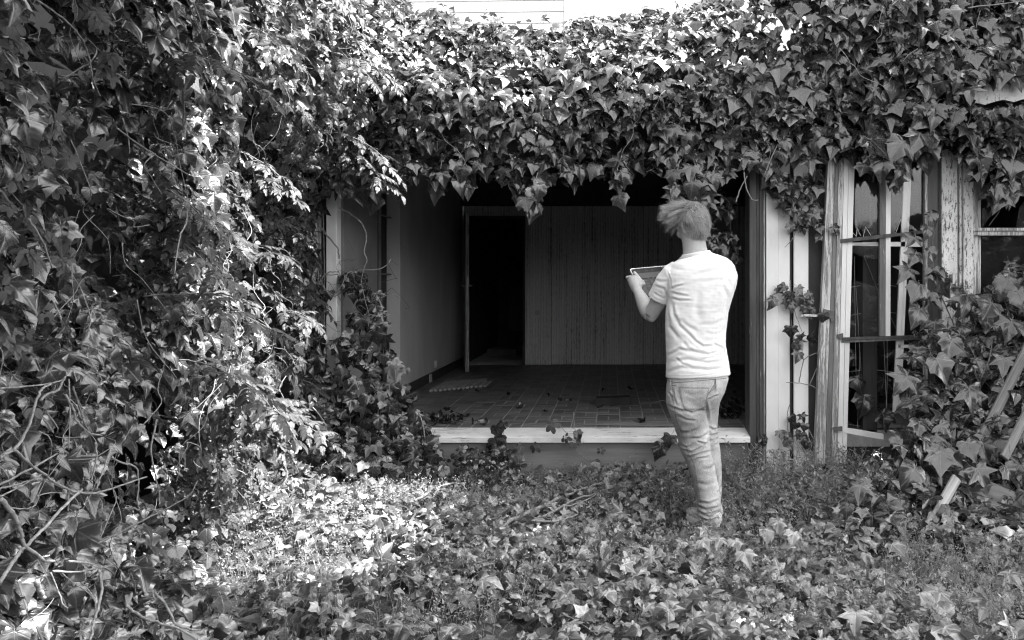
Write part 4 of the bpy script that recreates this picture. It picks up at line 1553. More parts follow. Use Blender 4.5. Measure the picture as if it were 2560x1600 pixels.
def bar(p, q, w_=0.0012):
    p, q = np.array(p, float), np.array(q, float)
    v = np.array([p + (-w_, 0, 0), p + (w_, 0, 0), p + (0, 0, -1.6 * w_), q + (-w_ * .6, 0, 0), q + (w_ * .6, 0, 0), q + (0, 0, -w_)])
    t = np.array([(0, 1, 4), (0, 4, 3), (1, 2, 5), (1, 5, 4), (2, 0, 3), (2, 3, 5)])
    return v, t, np.full((6, 2), 2.0)


TPL = {}
TPL['ivy'] = [blade(h_, fold=f_, droop=d_, wave=w_, curl=c_, seed=i, skew=k_) for i, (h_, f_, d_, w_, c_, k_) in enumerate((
    (LOBED, .25, .45, .07, -.1, 0), (LOBED, .35, .30, .09, .05, .04), (SHALLOW, .20, .55, .08, -.1, -.03), (SHALLOW, .38, .35, .10, 0, .05), (DEEP, .22, .40, .06, -.08, 0),
    (HEART, .25, .55, .09, -.12, -.04), (SHALLOW, .10, .65, .12, -.05, .03), (LOBED, .15, .50, .12, .1, -.05), (SHALLOW, .45, .50, .06, -.15, 0), (DEEP, .35, .30, .10, .05, .03)))]
TPL['ivy_lo'] = [blade(h_, rings=(1.0,), fold=f_, droop=d_, wave=.06, seed=50 + i, petiole=0) for i, (h_, f_, d_) in enumerate(((LOBED, .25, .4), (SHALLOW, .3, .4), (HEART, .2, .5), (DEEP, .2, .4)))]
TPL['dead'] = [blade(h_, fold=f_, droop=d_, wave=.16, curl=c_, seed=80 + i, petiole=.3) for i, (h_, f_, d_, c_) in enumerate(((SHALLOW, .7, .1, .5), (HEART, .8, -.3, .4), (LOBED, .5, .9, -.4)))]


def akebia(seed):
    r = np.random.default_rng(seed)
    ps = []
    for k in range(5):
        a_ = (k - 2) * math.radians(68) + r.normal() * 0.08
        s = 0.56 * (1.0 if k in (1, 2, 3) else 0.8)
        lf = blade(OVAL, rings=(1.0,), fold=.12, droop=.35, wave=.05, seed=seed * 7 + k, petiole=0, focus=0.4)
        d_ = np.array([-math.sin(a_), math.cos(a_), 0.05]) * 0.014
        ps.append(xform(lf, s, a_, -0.15 + r.normal() * 0.15, d_))
        ps.append(bar((0, 0, 0), d_ * 1.2))
    ps.append(bar((0, 0, 0), (0.01, -0.05, -0.035)))
    return merge(ps)


def pinnate(seed, pairs=4):
    r = np.random.default_rng(seed)
    ps = []
    L_ = 0.20
    def rach(t): return np.array([0.0, L_ * t, -0.05 * t * t])
    for k in range(4): ps.append(bar(rach(k / 4), rach((k + 1) / 4), 0.0014))
    for k in range(pairs):
        t = 0.22 + 0.70 * k / pairs
        for sx in (-1, 1):
            lf = blade(TOOTHED, rings=(1.0,), fold=.22, droop=.35, wave=.05, seed=seed * 31 + k * 2 + (sx > 0), petiole=0, focus=0.4)
            s = (0.75 - 0.10 * k / pairs) * r.uniform(.9, 1.1)
            ps.append(xform(lf, s, -sx * math.radians(58 - 6 * k + r.normal() * 5), -0.25 + r.normal() * 0.12, rach(t)))
    lf = blade(TOOTHED, rings=(1.0,), fold=.2, droop=.5, wave=.05, seed=seed * 31 + 20, petiole=0, focus=0.4)
    ps.append(xform(lf, 0.85, r.normal() * 0.1, -0.35, rach(1.0)))
    return merge(ps)


def palmate(seed):
    r = np.random.default_rng(seed)
    ps = []
    for k in range(5):
        a_ = (k - 2) * math.radians(48) + r.normal() * 0.06
        lf = blade(TOOTHED, rings=(1.0,), fold=.25, droop=.45, wave=.05, seed=seed * 17 + k, petiole=0, focus=0.4)
        ps.append(xform(lf, (1.0, .95, .7)[abs(k - 2)], a_, -0.15, (0, 0, 0)))
    ps.append(bar((0, 0, 0), (0.01, -0.07, -0.03)))
    return merge(ps)


def weed(seed):
    r = np.random.default_rng(seed)
    ps = []
    H = 0.16
    lean = r.normal(size=2) * 0.05
    def st(t): return np.array([lean[0] * t * t, lean[1] * t * t, H * t])
    def stick(p, q, w_=0.0009):
        v = np.array([p + (-w_, 0, 0), p + (w_, 0, 0), p + (0, w_ * 1.6, 0), q + (-w_, 0, 0) , q + (w_, 0, 0), q + (0, w_ * 1.6, 0)])
        return v, np.array([(0, 1, 4), (0, 4, 3), (1, 2, 5), (1, 5, 4), (2, 0, 3), (2, 3, 5)]), np.full((6, 2), 2.0)
    for k in range(3): ps.append(stick(st(k / 3), st((k + 1) / 3)))
    for k in range(15):
        t = 0.2 + 0.8 * k / 14
        a_ = r.random() * 6.28
        tl_ = r.uniform(0.10, 0.24)
        w_ = 0.22
        v = np.array([(0, 0, 0), (w_, .45, .12), (0, 1, .1), (-w_, .45, .12)]) * 0.1 * tl_
        ca, sa, el = math.cos(a_), math.sin(a_), r.uniform(-.1, .8)
        v = np.stack([v[:, 0], v[:, 1] * math.cos(el) - v[:, 2] * math.sin(el), v[:, 1] * math.sin(el) + v[:, 2] * math.cos(el)], -1)
        v = np.stack([v[:, 0] * ca - v[:, 1] * sa, v[:, 0] * sa + v[:, 1] * ca, v[:, 2]], -1) + st(t) + r.normal(size=3) * (0.012, 0.012, 0.004)
        ps.append((v, np.array([(0, 1, 2), (0, 2, 3)]), np.array([(0, 0), (.2, .4), (0, 1), (-.2, .4)])))
    return merge(ps)


def grass(seed):
    r = np.random.default_rng(seed)
    ps = []
    for k in range(5):
        a_, H, b_ = r.random() * 6.28, r.uniform(.10, .22), r.uniform(.03, .12)
        ca, sa = math.cos(a_), math.sin(a_)
        v, w_ = [], 0.0016
        for t in (0, .4, .75, 1.0):
            c = np.array([ca * b_ * t * t, sa * b_ * t * t, H * t * (1 - .2 * t)])
            v += [c + np.array([-sa, ca, 0]) * w_ * (1.05 - t), c - np.array([-sa, ca, 0]) * w_ * (1.05 - t)]
        t_ = []
        for q in range(3): t_ += [(2 * q, 2 * q + 1, 2 * q + 3), (2 * q, 2 * q + 3, 2 * q + 2)]
        ps.append((np.array(v) + np.array([*(r.normal(size=2) * .015), 0]), np.array(t_), np.zeros((8, 2)) + .1))
    return merge(ps)


TPL['akebia'] = [akebia(i + 1) for i in range(4)]
TPL['pinnate'] = [pinnate(i + 1) for i in range(4)]
TPL['palmate'] = [palmate(i + 1) for i in range(3)]
TPL['ovate'] = [blade(OVATE, rings=(1.0,), fold=.25, droop=.4, wave=.06, seed=120 + i, petiole=.3, focus=.35) for i in range(4)]
TPL['weed'] = [weed(i + 1) for i in range(6)]
TPL['grass'] = [grass(i + 1) for i in range(4)]
TPL_ME = {}


def tpl_mesh(kind, i, mat):
    key = (kind, i, mat)
    if key not in TPL_ME:
        v, t, u = TPL[kind][i]
        me = tri_mesh('leaf', v, t, u, np.zeros(len(v)))
        me.materials.append(M[mat])
        TPL_ME[key] = me
    return TPL_ME[key]


def frames(n, t):
    n = n / np.linalg.norm(n, axis=1, keepdims=True)
    t = t - (t * n).sum(1, keepdims=True) * n
    t = t / (np.linalg.norm(t, axis=1, keepdims=True) + 1e-9)
    x = np.cross(t, n)
    return np.stack([x, t, n], -1)          # columns


class Plant:
    def __init__(s, name, loc, label, cat, group=None, singles=296):
        s.e = empty(name, loc, label, cat, group)
        s.b = []
        s.singles = singles

    def add(s, kind, pos, n, t, size, mat, outer=None, part='foliage', single=None):
        k = len(pos)
        if k == 0: return
        R_ = frames(np.asarray(n, float), np.asarray(t, float))
        s.b.append(dict(kind=kind, pos=np.asarray(pos, float), R=R_, size=np.asarray(size, float), mat=mat,
                        outer=np.ones(k) if outer is None else outer, var=rng.integers(0, len(TPL[kind]), k), part=part,
                        single=(kind in ('ivy', 'akebia', 'pinnate', 'palmate', 'dead')) if single is None else single))

    def stem(s, pts, r0, r1, mat='stem', name='stem', k=6, seg=6):
        p = catmull(pts, k)
        n = len(p)
        wob = [Vector(rng.normal(size=3)) * r0 * 0.25 for _ in p]
        mb = MB().tube([a_ + b_ for a_, b_ in zip(p, wob)], [r0 + (r1 - r0) * i / (n - 1) for i in range(n)], seg)
        return mb.build(name, M[mat], s.e, True)

    def finish(s):
        # the leaves that show largest become pieces of their own
        cand = []
        for bi, b in enumerate(s.b):
            if not b['single']: continue
            px, py = PXY(b['pos'])
            vis = (px > 5) & (px < 2555) & (py > 5) & (py < 1595)
            to_cam = np.array([0, 0, CZ]) - b['pos']
            dist = np.linalg.norm(to_cam, axis=1)
            fac = np.abs((b['R'][:, :, 2] * to_cam).sum(1)) / dist
            sc = b['size'] / dist * b['outer'] * (0.4 + fac) * vis
            cand += [(sc[i], bi, i) for i in range(len(sc))]
        cand.sort(reverse=True)
        pick = {}
        for sc, bi, i in cand[:s.singles]:
            if sc <= 0: break
            pick.setdefault(bi, set()).add(i)
        org = parent_origin(s.e)
        joined = {}
        for bi, b in enumerate(s.b):
            sel = pick.get(bi, set())
            for i in sel:
                R_, sz = b['R'][i], b['size'][i] / LS
                m4 = Matrix([[R_[r_][c] * sz for c in range(3)] + [b['pos'][i][r_]] for r_ in range(3)] + [[0, 0, 0, 1]])
                o = bpy.data.objects.new('leaf', tpl_mesh(b['kind'], int(b['var'][i]), b['mat']))
                COL.objects.link(o)
                o.parent = s.e
                o.matrix_local = Matrix.Translation(-org) @ m4
            keep = np.array([i not in sel for i in range(len(b['pos']))])
            for v in range(len(TPL[b['kind']])):
                m_ = keep & (b['var'] == v)
                if not m_.any(): continue
                tv_, tt_, tu_ = TPL[b['kind']][v]
                A = np.einsum('nij,kj->nki', b['R'][m_], tv_) * (b['size'][m_] / LS)[:, None, None] + b['pos'][m_][:, None, :]
                nn, kk = A.shape[:2]
                TT = tt_[None] + (np.arange(nn) * kk)[:, None, None]
                joined.setdefault((b['part'], b['mat']), []).append((A.reshape(-1, 3), TT.reshape(-1, 3), np.tile(tu_, (nn, 1)), np.repeat(rng.random(nn), kk)))
        for (pn, mt), lst in joined.items():
            o_ = 0
            Vs, Ts, Us, Rs = [], [], [], []
            for v, t, u, r_ in lst:
                Vs.append(v); Ts.append(t + o_); Us.append(u); Rs.append(r_)
                o_ += len(v)
            me = tri_mesh(pn, np.concatenate(Vs), np.concatenate(Ts), np.concatenate(Us), np.concatenate(Rs))
            tag(link(pn, me, M[mt], s.e), kind='stuff')


def rn(k, s=1.0): return rng.normal(size=(k, 3)) * s


def inpoly(px, py, poly):
    poly = np.array(poly, float)
    c = np.zeros(len(px), bool)
    j = len(poly) - 1
    for i in range(len(poly)):
        xi, yi, xj, yj = *poly[i], *poly[j]
        m_ = ((yi > py) != (yj > py)) & (px < (xj - xi) * (py - yi) / (yj - yi + 1e-12) + xi)
        c ^= m_
        j = i
    return c


# ------------------------------------------------------------------ ivy over the roof edge and the opening
roof_ivy = Plant('roof_ivy', (0, 5.9, 2.2), 'thick ivy spilling over the roof edge and hanging above the dark opening', 'ivy')
BOT = np.array([(780, 560), (830, 470), (880, 470), (930, 485), (1000, 475), (1060, 440), (1100, 462), (1150, 468), (1200, 440), (1250, 462), (1290, 480), (1335, 512), (1375, 470), (1420, 440),
                (1470, 432), (1520, 445), (1560, 462), (1600, 432), (1650, 440), (1690, 468), (1740, 476), (1790, 478), (1830, 465), (1870, 425), (1920, 400), (1980, 385), (2040, 372), (2100, 385),
                (2150, 405), (2215, 472), (2260, 430), (2320, 385), (2370, 350), (2420, 380), (2470, 480), (2520, 500), (2560, 460), (2800, 450), (3000, 470)], float)


def arc_c(s):
    P = np.array([(5.84, 1.9), (5.78, 2.2), (5.72, 2.45), (5.73, 2.62), (5.83, 2.80), (6.02, 2.95), (6.3, 3.08), (6.7, 3.14), (7.2, 3.14)])
    return P


def facade_pts(k):
    X = rng.uniform(-2.75, 3.9, k)
    s = rng.random(k)
    A = np.array([(5.86, 1.85), (5.80, 2.15), (5.73, 2.42), (5.72, 2.60), (5.82, 2.80), (6.02, 2.97), (6.3, 3.08), (6.7, 3.14), (7.3, 3.14)])
    B = np.array([(5.86, 1.85), (5.80, 2.15), (5.72, 2.45), (5.70, 2.75), (5.74, 3.05), (5.82, 3.30), (5.92, 3.6), (6.05, 3.85), (6.2, 4.1)])
    tt = np.linspace(0, 1, len(A))
    w_ = np.clip((X - 0.35) / 0.9, 0, 1)[:, None]
    w_ = w_ * w_ * (3 - 2 * w_)
    a_ = np.stack([np.interp(s, tt, A[:, 0]), np.interp(s, tt, A[:, 1])], -1)
    b_ = np.stack([np.interp(s, tt, B[:, 0]), np.interp(s, tt, B[:, 1])], -1)
    q = a_ * (1 - w_) + b_ * w_
    e = 0.012
    a2 = np.stack([np.interp(s + e, tt, A[:, 0]), np.interp(s + e, tt, A[:, 1])], -1)
    b2 = np.stack([np.interp(s + e, tt, B[:, 0]), np.interp(s + e, tt, B[:, 1])], -1)
    tg = (a2 * (1 - w_) + b2 * w_) - q
    tg = tg / (np.linalg.norm(tg, axis=1, keepdims=True) + 1e-9)
    nrm_ = np.stack([np.zeros(k), -tg[:, 1], tg[:, 0]], -1)      # outward: towards the viewer and up
    nrm_[:, 2] = np.abs(nrm_[:, 2])
    P = np.stack([X, q[:, 0], q[:, 1]], -1)
    return P, nrm_, s


def make_roof_ivy():
    for layer, cnt, dep in ((0, 5100, 0.0), (1, 1950, 0.10), (2, 1050, 0.24)):
        P, nr, s = facade_pts(cnt)
        bump_ = noise1(P, 31, 1.6, 3)
        P = P + nr * (0.09 * bump_ + rng.normal(size=cnt) * 0.02 - dep)[:, None]
        mound = np.interp(P[:, 0], [-2.6, -2.2, -1.9, -1.62, -1.4, -1.2, -1.02, -0.8, -0.6, -0.3, 0.0, 0.4, 0.8], [.16, .18, .23, .26, .11, .18, .06, .14, .09, .15, .18, .18, .12])
        P[:, 2] += np.clip((s - 0.55) / 0.2, 0, 1) * mound * 1.0 * np.clip(1.2 - P[:, 0], 0, 1)
        px, py = PXY(P)
        bot = np.interp(px, BOT[:, 0], BOT[:, 1])
        gap = noise1(P * np.array([1, 1, 1.4]), 77, 3.2, 2)
        keep = (py < bot - 14 + 10 * rng.normal(size=cnt)) & (gap > (-0.75 if layer == 0 else -2))
        keep &= ~((px > 2425) & (py > 188) & (py < 262))
        keep &= ~((P[:, 1] > 6.8) & (layer > 0))
        keep &= ~((px > 1280) & (px < 1330) & (py > 210) & (py < 240) & (layer == 0))
        P, nr, s, px = P[keep], nr[keep], s[keep], px[keep]
        k = len(P)
        nn = nr * 1.0 + np.array([0, -0.05, 0.42]) + rn(k, 0.46)
        t = np.tile([0, -0.15, -1.0], (k, 1)) + rn(k, 0.35)
        top = np.clip((s - 0.55) / 0.25, 0, 1)[:, None]
        t = t * (1 - 0.6 * top) + np.array([0, -0.9, 0.0]) * 0.6 * top + rn(k, 0.35) * top
        size = rng.uniform(0.052, 0.122, k) * np.where(px > 1950, 1.28, 1.0) * np.interp(s, [0, .5, .75, 1], [1.08, 1.0, .85, .8])
        roof_ivy.add('ivy' if layer < 2 else 'ivy_lo', P, nn, t, size, 'ivy', np.full(k, (1.0, 0.3, 0)[layer]), 'ivy_foliage')
    # young pale leaves, a few dry ones and bare runners among the old foliage
    for cnt, kind, mat, lo, hi in ((1500, 'ivy', 'creeper', .026, .050), (110, 'dead', 'dead', .05, .085)):
        P, nr, s = facade_pts(cnt)
        P = P + nr * (0.09 * noise1(P, 31, 1.6, 3) + 0.03 + rng.normal(size=cnt) * 0.02)[:, None]
        px, py = PXY(P)
        cl = noise1(P, 133, 3.5, 2)
        keep = (py < np.interp(px, BOT[:, 0], BOT[:, 1]) - 20) & ((cl > 0.15) | (kind == 'dead')) & ~((px > 2405) & (py > 150) & (py < 270))
        P, nr = P[keep], nr[keep]
        k = len(P)
        roof_ivy.add(kind, P, nr + np.array([0, -.05, .5]) + rn(k, .5), np.array([0, -.2, -1.]) + rn(k, .5), rng.uniform(lo, hi, k), mat, np.full(k, .6), 'young_leaves' if kind == 'ivy' else 'dry_leaves')
    for q in range(46):
        P, nr, s = facade_pts(1)
        if s[0] > 0.75: continue
        p = Vector(P[0]) + Vector(nr[0]) * 0.06
        pts = [p]
        dx_ = rng.normal() * .05
        for i_ in range(4): pts.append(pts[-1] + Vector((dx_ + rng.normal() * .02, -.005 + rng.normal() * .01, -rng.uniform(.03, .08))))
        if PXY(np.array(pts[-1]))[1] > np.interp(PXY(np.array(pts[-1]))[0], BOT[:, 0], BOT[:, 1]): continue
        roof_ivy.stem(pts, .0026, .0014, 'stem', k=4, seg=5, name='runner')
    # hanging shoots along the lower edge
    for px in (860, 905, 935, 1105, 1170, 1335, 1345, 1555, 1700, 1740, 1790, 1905, 1955, 2030, 2160, 2240, 2490, 2530):
        b0 = float(np.interp(px, BOT[:, 0], BOT[:, 1]))
        top_ = W(px, b0 - 70, 5.76)
        end_ = W(px + random.uniform(-16, 16), b0 + random.uniform(-4, 14), 5.78)
        mid = top_.lerp(end_, 0.5) + Vector((random.uniform(-.03, .03), -0.05, 0))
        roof_ivy.stem([top_, mid, end_], 0.003, 0.0018, 'stem', k=4)
        for q in np.linspace(0.25, 1, 4):
            c = catmull([top_, mid, end_], 4)[int(q * 8)]
            roof_ivy.add('ivy', np.array([c]) + rn(1, 0.02), np.array([[random.uniform(-.5, .5), -1, 0.45]]), np.array([[random.uniform(-.5, .5), -0.1, -1]]), [random.uniform(0.09, 0.13)], 'ivy')
    # young pale shoots standing up against the white wall
    for px, pt in ((1030, 20), (1085, -5), (1112, 12), (1180, 45), (1205, 22), (1228, 35), (1330, 55), (1355, 38), (1468, 40), (1560, 38), (1655, 20), (1690, 8), (1760, 15)):
        b_ = W(px, pt + 120, 6.2)
        e_ = W(px + random.uniform(-8, 8), pt, 6.2)
        roof_ivy.stem([b_, b_.lerp(e_, 0.5) + Vector((0.01, -0.02, 0)), e_], 0.003, 0.0015, 'stem', k=4)
        for q in np.linspace(0.05, 1, 14):
            c = b_.lerp(e_, q)
            spread = 0.10 * (1 - q) + 0.02
            roof_ivy.add('ivy', np.array([c]) + rn(1, spread * 0.6), np.array([[0, -0.3, 1]]) + rn(1, 0.5), rn(1, 1) + np.array([[0, -.3, -.4]]), [random.uniform(0.05, 0.10) * (1.15 - 0.5 * q)], 'ivy')
    # runners
    for pts in ([(1840, 505), (1852, 470), (1868, 440)], [(1910, 440), (1928, 395), (1945, 360)], [(1860, 430), (1866, 470), (1880, 498), (1896, 500)], [(2330, 190), (2290, 210), (2240, 240)],
                [(2420, 20), (2500, 10), (2560, 2)]):
        roof_ivy.stem([W(x, y, 5.72) for x, y in pts], 0.005, 0.003, 'stem')


make_roof_ivy()
roof_ivy.finish()

# ------------------------------------------------------------------ the hedge of climbers on the left
hedge = Plant('climber_hedge', (-2.2, 3.6, 0), 'tall tangled hedge of ivy and creepers filling the left side', 'hedge')


def face_x(Y, z):
    Y = np.asarray(Y, float)
    z = np.asarray(z, float)
    b_ = np.interp(Y, [0.4, 1.6, 2.2, 3.0, 4.0, 5.0, 6.2], [-1.42, -1.54, -1.62, -1.74, -1.86, -2.0, -2.16])
    up = np.clip((z - 1.75) / 0.7, 0, 1)
    up = up * up * (3 - 2 * up)
    b_ = b_ + up * np.interp(Y, [1.5, 3.5, 4.6, 5.4, 6.2], [.05, .14, .24, .42, .48])
    mid = np.exp(-((z - 1.0) / 0.32) ** 2)
    b_ = b_ + mid * np.interp(Y, [2.5, 3.4, 4.6, 5.5], [0.0, .06, .16, .10])
    low = np.clip((0.50 - z) / 0.5, 0, 1)
    b_ = b_ + low * np.interp(Y, [1.5, 2.6, 3.3, 4.0, 5.5], [.10, .18, .22, .12, .10])
    return b_


def hedge_hit(px, py, off=0.04):
    for Y in np.arange(0.9, 6.3, 0.02):
        p = W(px, py, Y)
        if p.x < face_x(Y, p.z) + off: return p
    return W(px, py, 5.9)


def hedge_pts(k):
    Y = rng.uniform(2.0, 6.1, k)
    z = rng.uniform(-0.02, 3.75, k)
    e = 0.03
    x = face_x(Y, z)
    dy = (face_x(Y + e, z) - x) / e
    dz = (face_x(Y, z + e) - x) / e
    nr = np.stack([np.ones(k), -dy, -dz], -1)
    nr /= np.linalg.norm(nr, axis=1, keepdims=True)
    P = np.stack([x, Y, z], -1)
    return P, nr


def make_hedge():
    for layer, cnt, dep in ((0, 7000, 0.0), (1, 3600, 0.13), (2, 3600, 0.34)):
        P, nr = hedge_pts(cnt)
        bump_ = noise1(P, 41, 1.5, 3)
        P = P + nr * (0.11 * bump_ + rng.normal(size=cnt) * 0.03 - dep)[:, None]
        P[:, 2] = np.maximum(P[:, 2], 0.03)
        px, py = PXY(P)
        gap = noise1(P, 91, 2.2, 2)
        keep = (px > -160) & (px < 1080) & (py > -140) & (py < 1720) & (gap > (-0.18, -0.45, -2)[layer])
        P, nr = P[keep], nr[keep]
        k = len(P)
        mixn = noise1(P, 55, 1.1, 2) + rng.normal(size=k) * 0.35
        far = np.clip((P[:, 1] - 2.6) / 1.6, 0, 1)
        is_ivy = (mixn > -0.35 + 0.62 * far)
        is_ak = (~is_ivy) & (mixn < -0.45 + 0.25 * far) & (rng.random(k) < 0.75)
        if layer == 2: is_ivy[:], is_ak[:] = True, False
        is_cr = ~(is_ivy | is_ak)
        nn = nr * 0.8 + np.array([0.10, -0.45, 0.75]) + rn(k, 0.48)
        t = np.array([0.55, -0.25, -0.75]) + rn(k, 0.38)
        near = P[:, 1] < 3.1 + 0.3 * mixn  # nearest ivy gets the darker leaf colour, shade put into its tone
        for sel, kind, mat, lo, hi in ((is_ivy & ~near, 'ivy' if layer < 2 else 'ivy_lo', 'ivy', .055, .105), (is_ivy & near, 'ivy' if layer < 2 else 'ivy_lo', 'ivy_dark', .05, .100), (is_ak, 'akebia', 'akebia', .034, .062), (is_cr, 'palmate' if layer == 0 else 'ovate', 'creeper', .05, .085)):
            n_ = int(sel.sum())
            if layer == 2 and kind != 'ivy_lo': continue
            hedge.add(kind, P[sel], nn[sel], t[sel], rng.uniform(lo, hi, n_), mat, np.full(n_, (1.0, .25, 0)[layer]), {'ivy': 'ivy_foliage', 'ivy_lo': 'ivy_foliage', 'akebia': 'akebia_foliage'}.get(kind, 'creeper_foliage'),
                      single=(layer == 0 and kind != 'ovate'))
    # unseen leaves added above the frame to keep skylight off the near hedge
    k = 10500
    Y = rng.uniform(-3.5, 3.7, k)
    X = -2.7 + 2.5 * rng.random(k) ** 1.3
    z = np.maximum(2.35, 1.62 + 0.335 * Y) + 0.25 + 1.1 * rng.random(k) * (1.1 - 0.25 * (X + 2.7)) + 0.2 * noise1(np.stack([X, Y, X * 0], -1), 47, 1.2, 2)
    P = np.stack([X, Y, z], -1)
    hedge.add('ivy_lo', P, np.array([.3, -.1, 1.]) + rn(k, .4), np.array([.5, -.2, -.6]) + rn(k, .5), rng.uniform(.09, .14, k), 'ivy_dark', np.zeros(k), 'shading_overhang', single=False)
    # drooping sprays of toothed leaves
    for q in range(36):
        Y = rng.uniform(3.0, 5.9)
        z = rng.uniform(0.5, 3.2)
        if rng.random() < 0.25: z = rng.uniform(0.6, 1.3)
        p0 = Vector((float(face_x(Y, z)) - 0.05, Y, z))
        L_ = rng.uniform(0.28, 0.55)
        if Y > 4.7 and z < 2.0: L_ = rng.uniform(0.14, 0.28)
        dir_ = Vector((rng.uniform(.7, 1.0), rng.uniform(-.45, .1), rng.uniform(-.15, .30))).normalized()
        pts = [p0]
        for s_ in range(6):
            dir_ = (dir_ + Vector((0, 0, -0.16))).normalized()
            pts.append(pts[-1] + dir_ * L_ / 6)
        hedge.stem(pts, 0.003, 0.0014, 'stem', k=3, seg=4, name='shoot')
        for s_ in range(1, 7):
            c = pts[s_]
            dd = (pts[s_] - pts[s_ - 1]).normalized()
            for sx in ((-1, 1) if s_ < 6 else (0,)):
                side = dd.cross(Vector((0, 0, 1))).normalized() * sx
                t_ = dd * (0.6 if sx else 1) + side * 0.9 + Vector((0, 0, -0.25))
                kind = 'pinnate' if q % 3 else 'palmate'
                hedge.add(kind, np.array([c]) + rn(1, 0.01), np.array([[dd.z * -0.6 + 0.15, -0.25, 1.0]]) + rn(1, 0.22), np.array([t_]), [rng.uniform(.045, .072) if kind == 'pinnate' else rng.uniform(.055, .08)], 'creeper', part='creeper_foliage')
    # stems traced along the face of the hedge
    S5, S9, S12 = (2.16, 0, 0), (3.78, 0, 900), (3.78, 0, 1200)
    for (sc, ox, oy), pts, r0, mt in (
            (S5, [(200, 0), (330, 90), (430, 190), (480, 300), (500, 420), (540, 520)], .0045, 'stem'),
            (S5, [(630, 690), (720, 760), (830, 830), (960, 910), (1060, 955), (1200, 950)], .0042, 'stem'),
            (S5, [(1010, 0), (1070, 150), (1120, 300), (1140, 420)], .004, 'stem'),
            (S5, [(930, 360), (990, 500), (985, 700)], .006, 'stem_dark'),
            (S5, [(700, 560), (880, 600), (940, 720), (970, 880), (1010, 1050), (1065, 1240)], .0035, 'stem'),
            (S5, [(840, 830), (780, 890), (820, 960), (870, 1045)], .0035, 'stem'),
            (S5, [(150, 1180), (230, 1300), (280, 1450)], .005, 'stem'),
            (S5, [(1005, 1130), (1005, 1210), (970, 1280), (940, 1480)], .0055, 'stem'),
            (S5, [(660, 640), (690, 740), (700, 830)], .0045, 'stem'),
            (S5, [(0, 760), (90, 810), (125, 880), (100, 940)], .0035, 'stem'),
            (S9, [(0, 915), (150, 830), (270, 630), (330, 430), (400, 270), (480, 230)], .0068, 'stem'),
            (S9, [(385, 380), (450, 320), (550, 285), (590, 210), (620, 150)], .006, 'stem'),
            (S9, [(130, 850), (350, 1030), (590, 1200), (800, 1260), (1000, 1230), (1385, 1100)], .0058, 'stem'),
            (S9, [(0, 265), (350, 240), (560, 200), (620, 160)], .004, 'stem'),
            (S9, [(0, 1180), (300, 1020), (550, 880)], .005, 'stem'),
            (S9, [(0, 1290), (200, 1190), (400, 1080)], .004, 'stem'),
            (S9, [(1060, 920), (1140, 970), (1280, 1010), (1310, 1150), (1300, 1350), (1350, 1500)], .0052, 'stem'),
            (S9, [(620, 330), (700, 480), (720, 570), (850, 690), (960, 715)], .0055, 'stem'),
            (S9, [(900, 780), (910, 950), (860, 1150)], .005, 'stem'),
            (S9, [(1040, 850), (960, 1080), (910, 1230)], .005, 'stem'),
            (S9, [(1480, 560), (1430, 800), (1440, 950), (1500, 1240), (1505, 1370)], .0052, 'stem'),
            (S9, [(650, 180), (660, 500), (650, 850)], .0035, 'stem'),
            (S9, [(690, 250), (760, 480), (800, 600), (850, 680)], .005, 'stem_dark'),
            (S12, [(0, 960), (120, 780), (230, 630), (420, 460), (600, 250), (780, 90)], .0085, 'stem'),
            (S12, [(10, 180), (130, 330), (190, 480), (240, 620), (420, 760)], .0095, 'stem'),
            (S12, [(930, 600), (1300, 410), (1650, 230), (1800, 130), (1870, 0)], .0055, 'stem_dark'),
            (S12, [(510, 860), (700, 870), (900, 840)], .006, 'stem'),
            (S12, [(650, 770), (760, 780), (890, 795)], .006, 'stem'),
            (S12, [(940, 850), (960, 1000), (940, 1150), (880, 1380), (850, 1510)], .0075, 'stem'),
            (S12, [(1190, 1190), (1330, 1290), (1500, 1350), (1680, 1400), (1860, 1510)], .0075, 'stem'),
            (S12, [(1460, 1070), (1560, 1170), (1680, 1370), (1900, 1420)], .008, 'stem'),
            (S12, [(340, 960), (380, 1050), (420, 1120)], .012, 'stem'),
            (S12, [(560, 860), (700, 980), (830, 1060), (900, 1150)], .003, 'stem'),
            (S12, [(480, 880), (550, 1050), (600, 1180), (640, 1210)], .004, 'stem'),
            (S12, [(50, 260), (250, 270), (340, 230), (360, 150)], .0035, 'stem'),
            (S12, [(350, 150), (500, 120), (720, 140)], .003, 'stem'),
            (S12, [(0, 80), (160, 40), (260, 10)], .0042, 'stem'),
            (S12, [(0, 720), (50, 745)], .006, 'stem')):
        hedge.stem([hedge_hit(ox + x / sc, oy + y / sc, 0.10 + (0.04 if r0 > .005 else 0)) for x, y in pts], r0 * 0.62, r0 * 0.45, mt)
    for q in range(120):     # thin runners and bare twigs
        Y = rng.uniform(1.9, 5.8)
        z = rng.uniform(0.1, 3.0)
        p = Vector((float(face_x(Y, z)) + 0.03, Y, z))
        pts = [p]
        dr_ = Vector((rng.normal() * .5, rng.normal() * .6, rng.normal() * .8)).normalized()
        for s_ in range(5):
            dr_ = (dr_ + Vector(rng.normal(size=3)) * 0.35 + Vector((0, 0, -.08))).normalized()
            v = pts[-1] + dr_ * rng.uniform(.06, .12)
            v.x = float(face_x(v.y, v.z)) + rng.uniform(0.0, .09)
            v.z = max(v.z, 0.03)
            pts.append(v)
        hedge.stem(pts, rng.uniform(.0012, .0030), .0009, 'stem', k=4, seg=5, name='runner')


make_hedge()
hedge.finish()
tag(MB().box(-3.1, -2.95, -3, 6.0, -0.2, 3.0).build('hedge_backing', M['gap_shade']), kind='structure')  # unseen backing added behind the hedge so its gaps stay dark

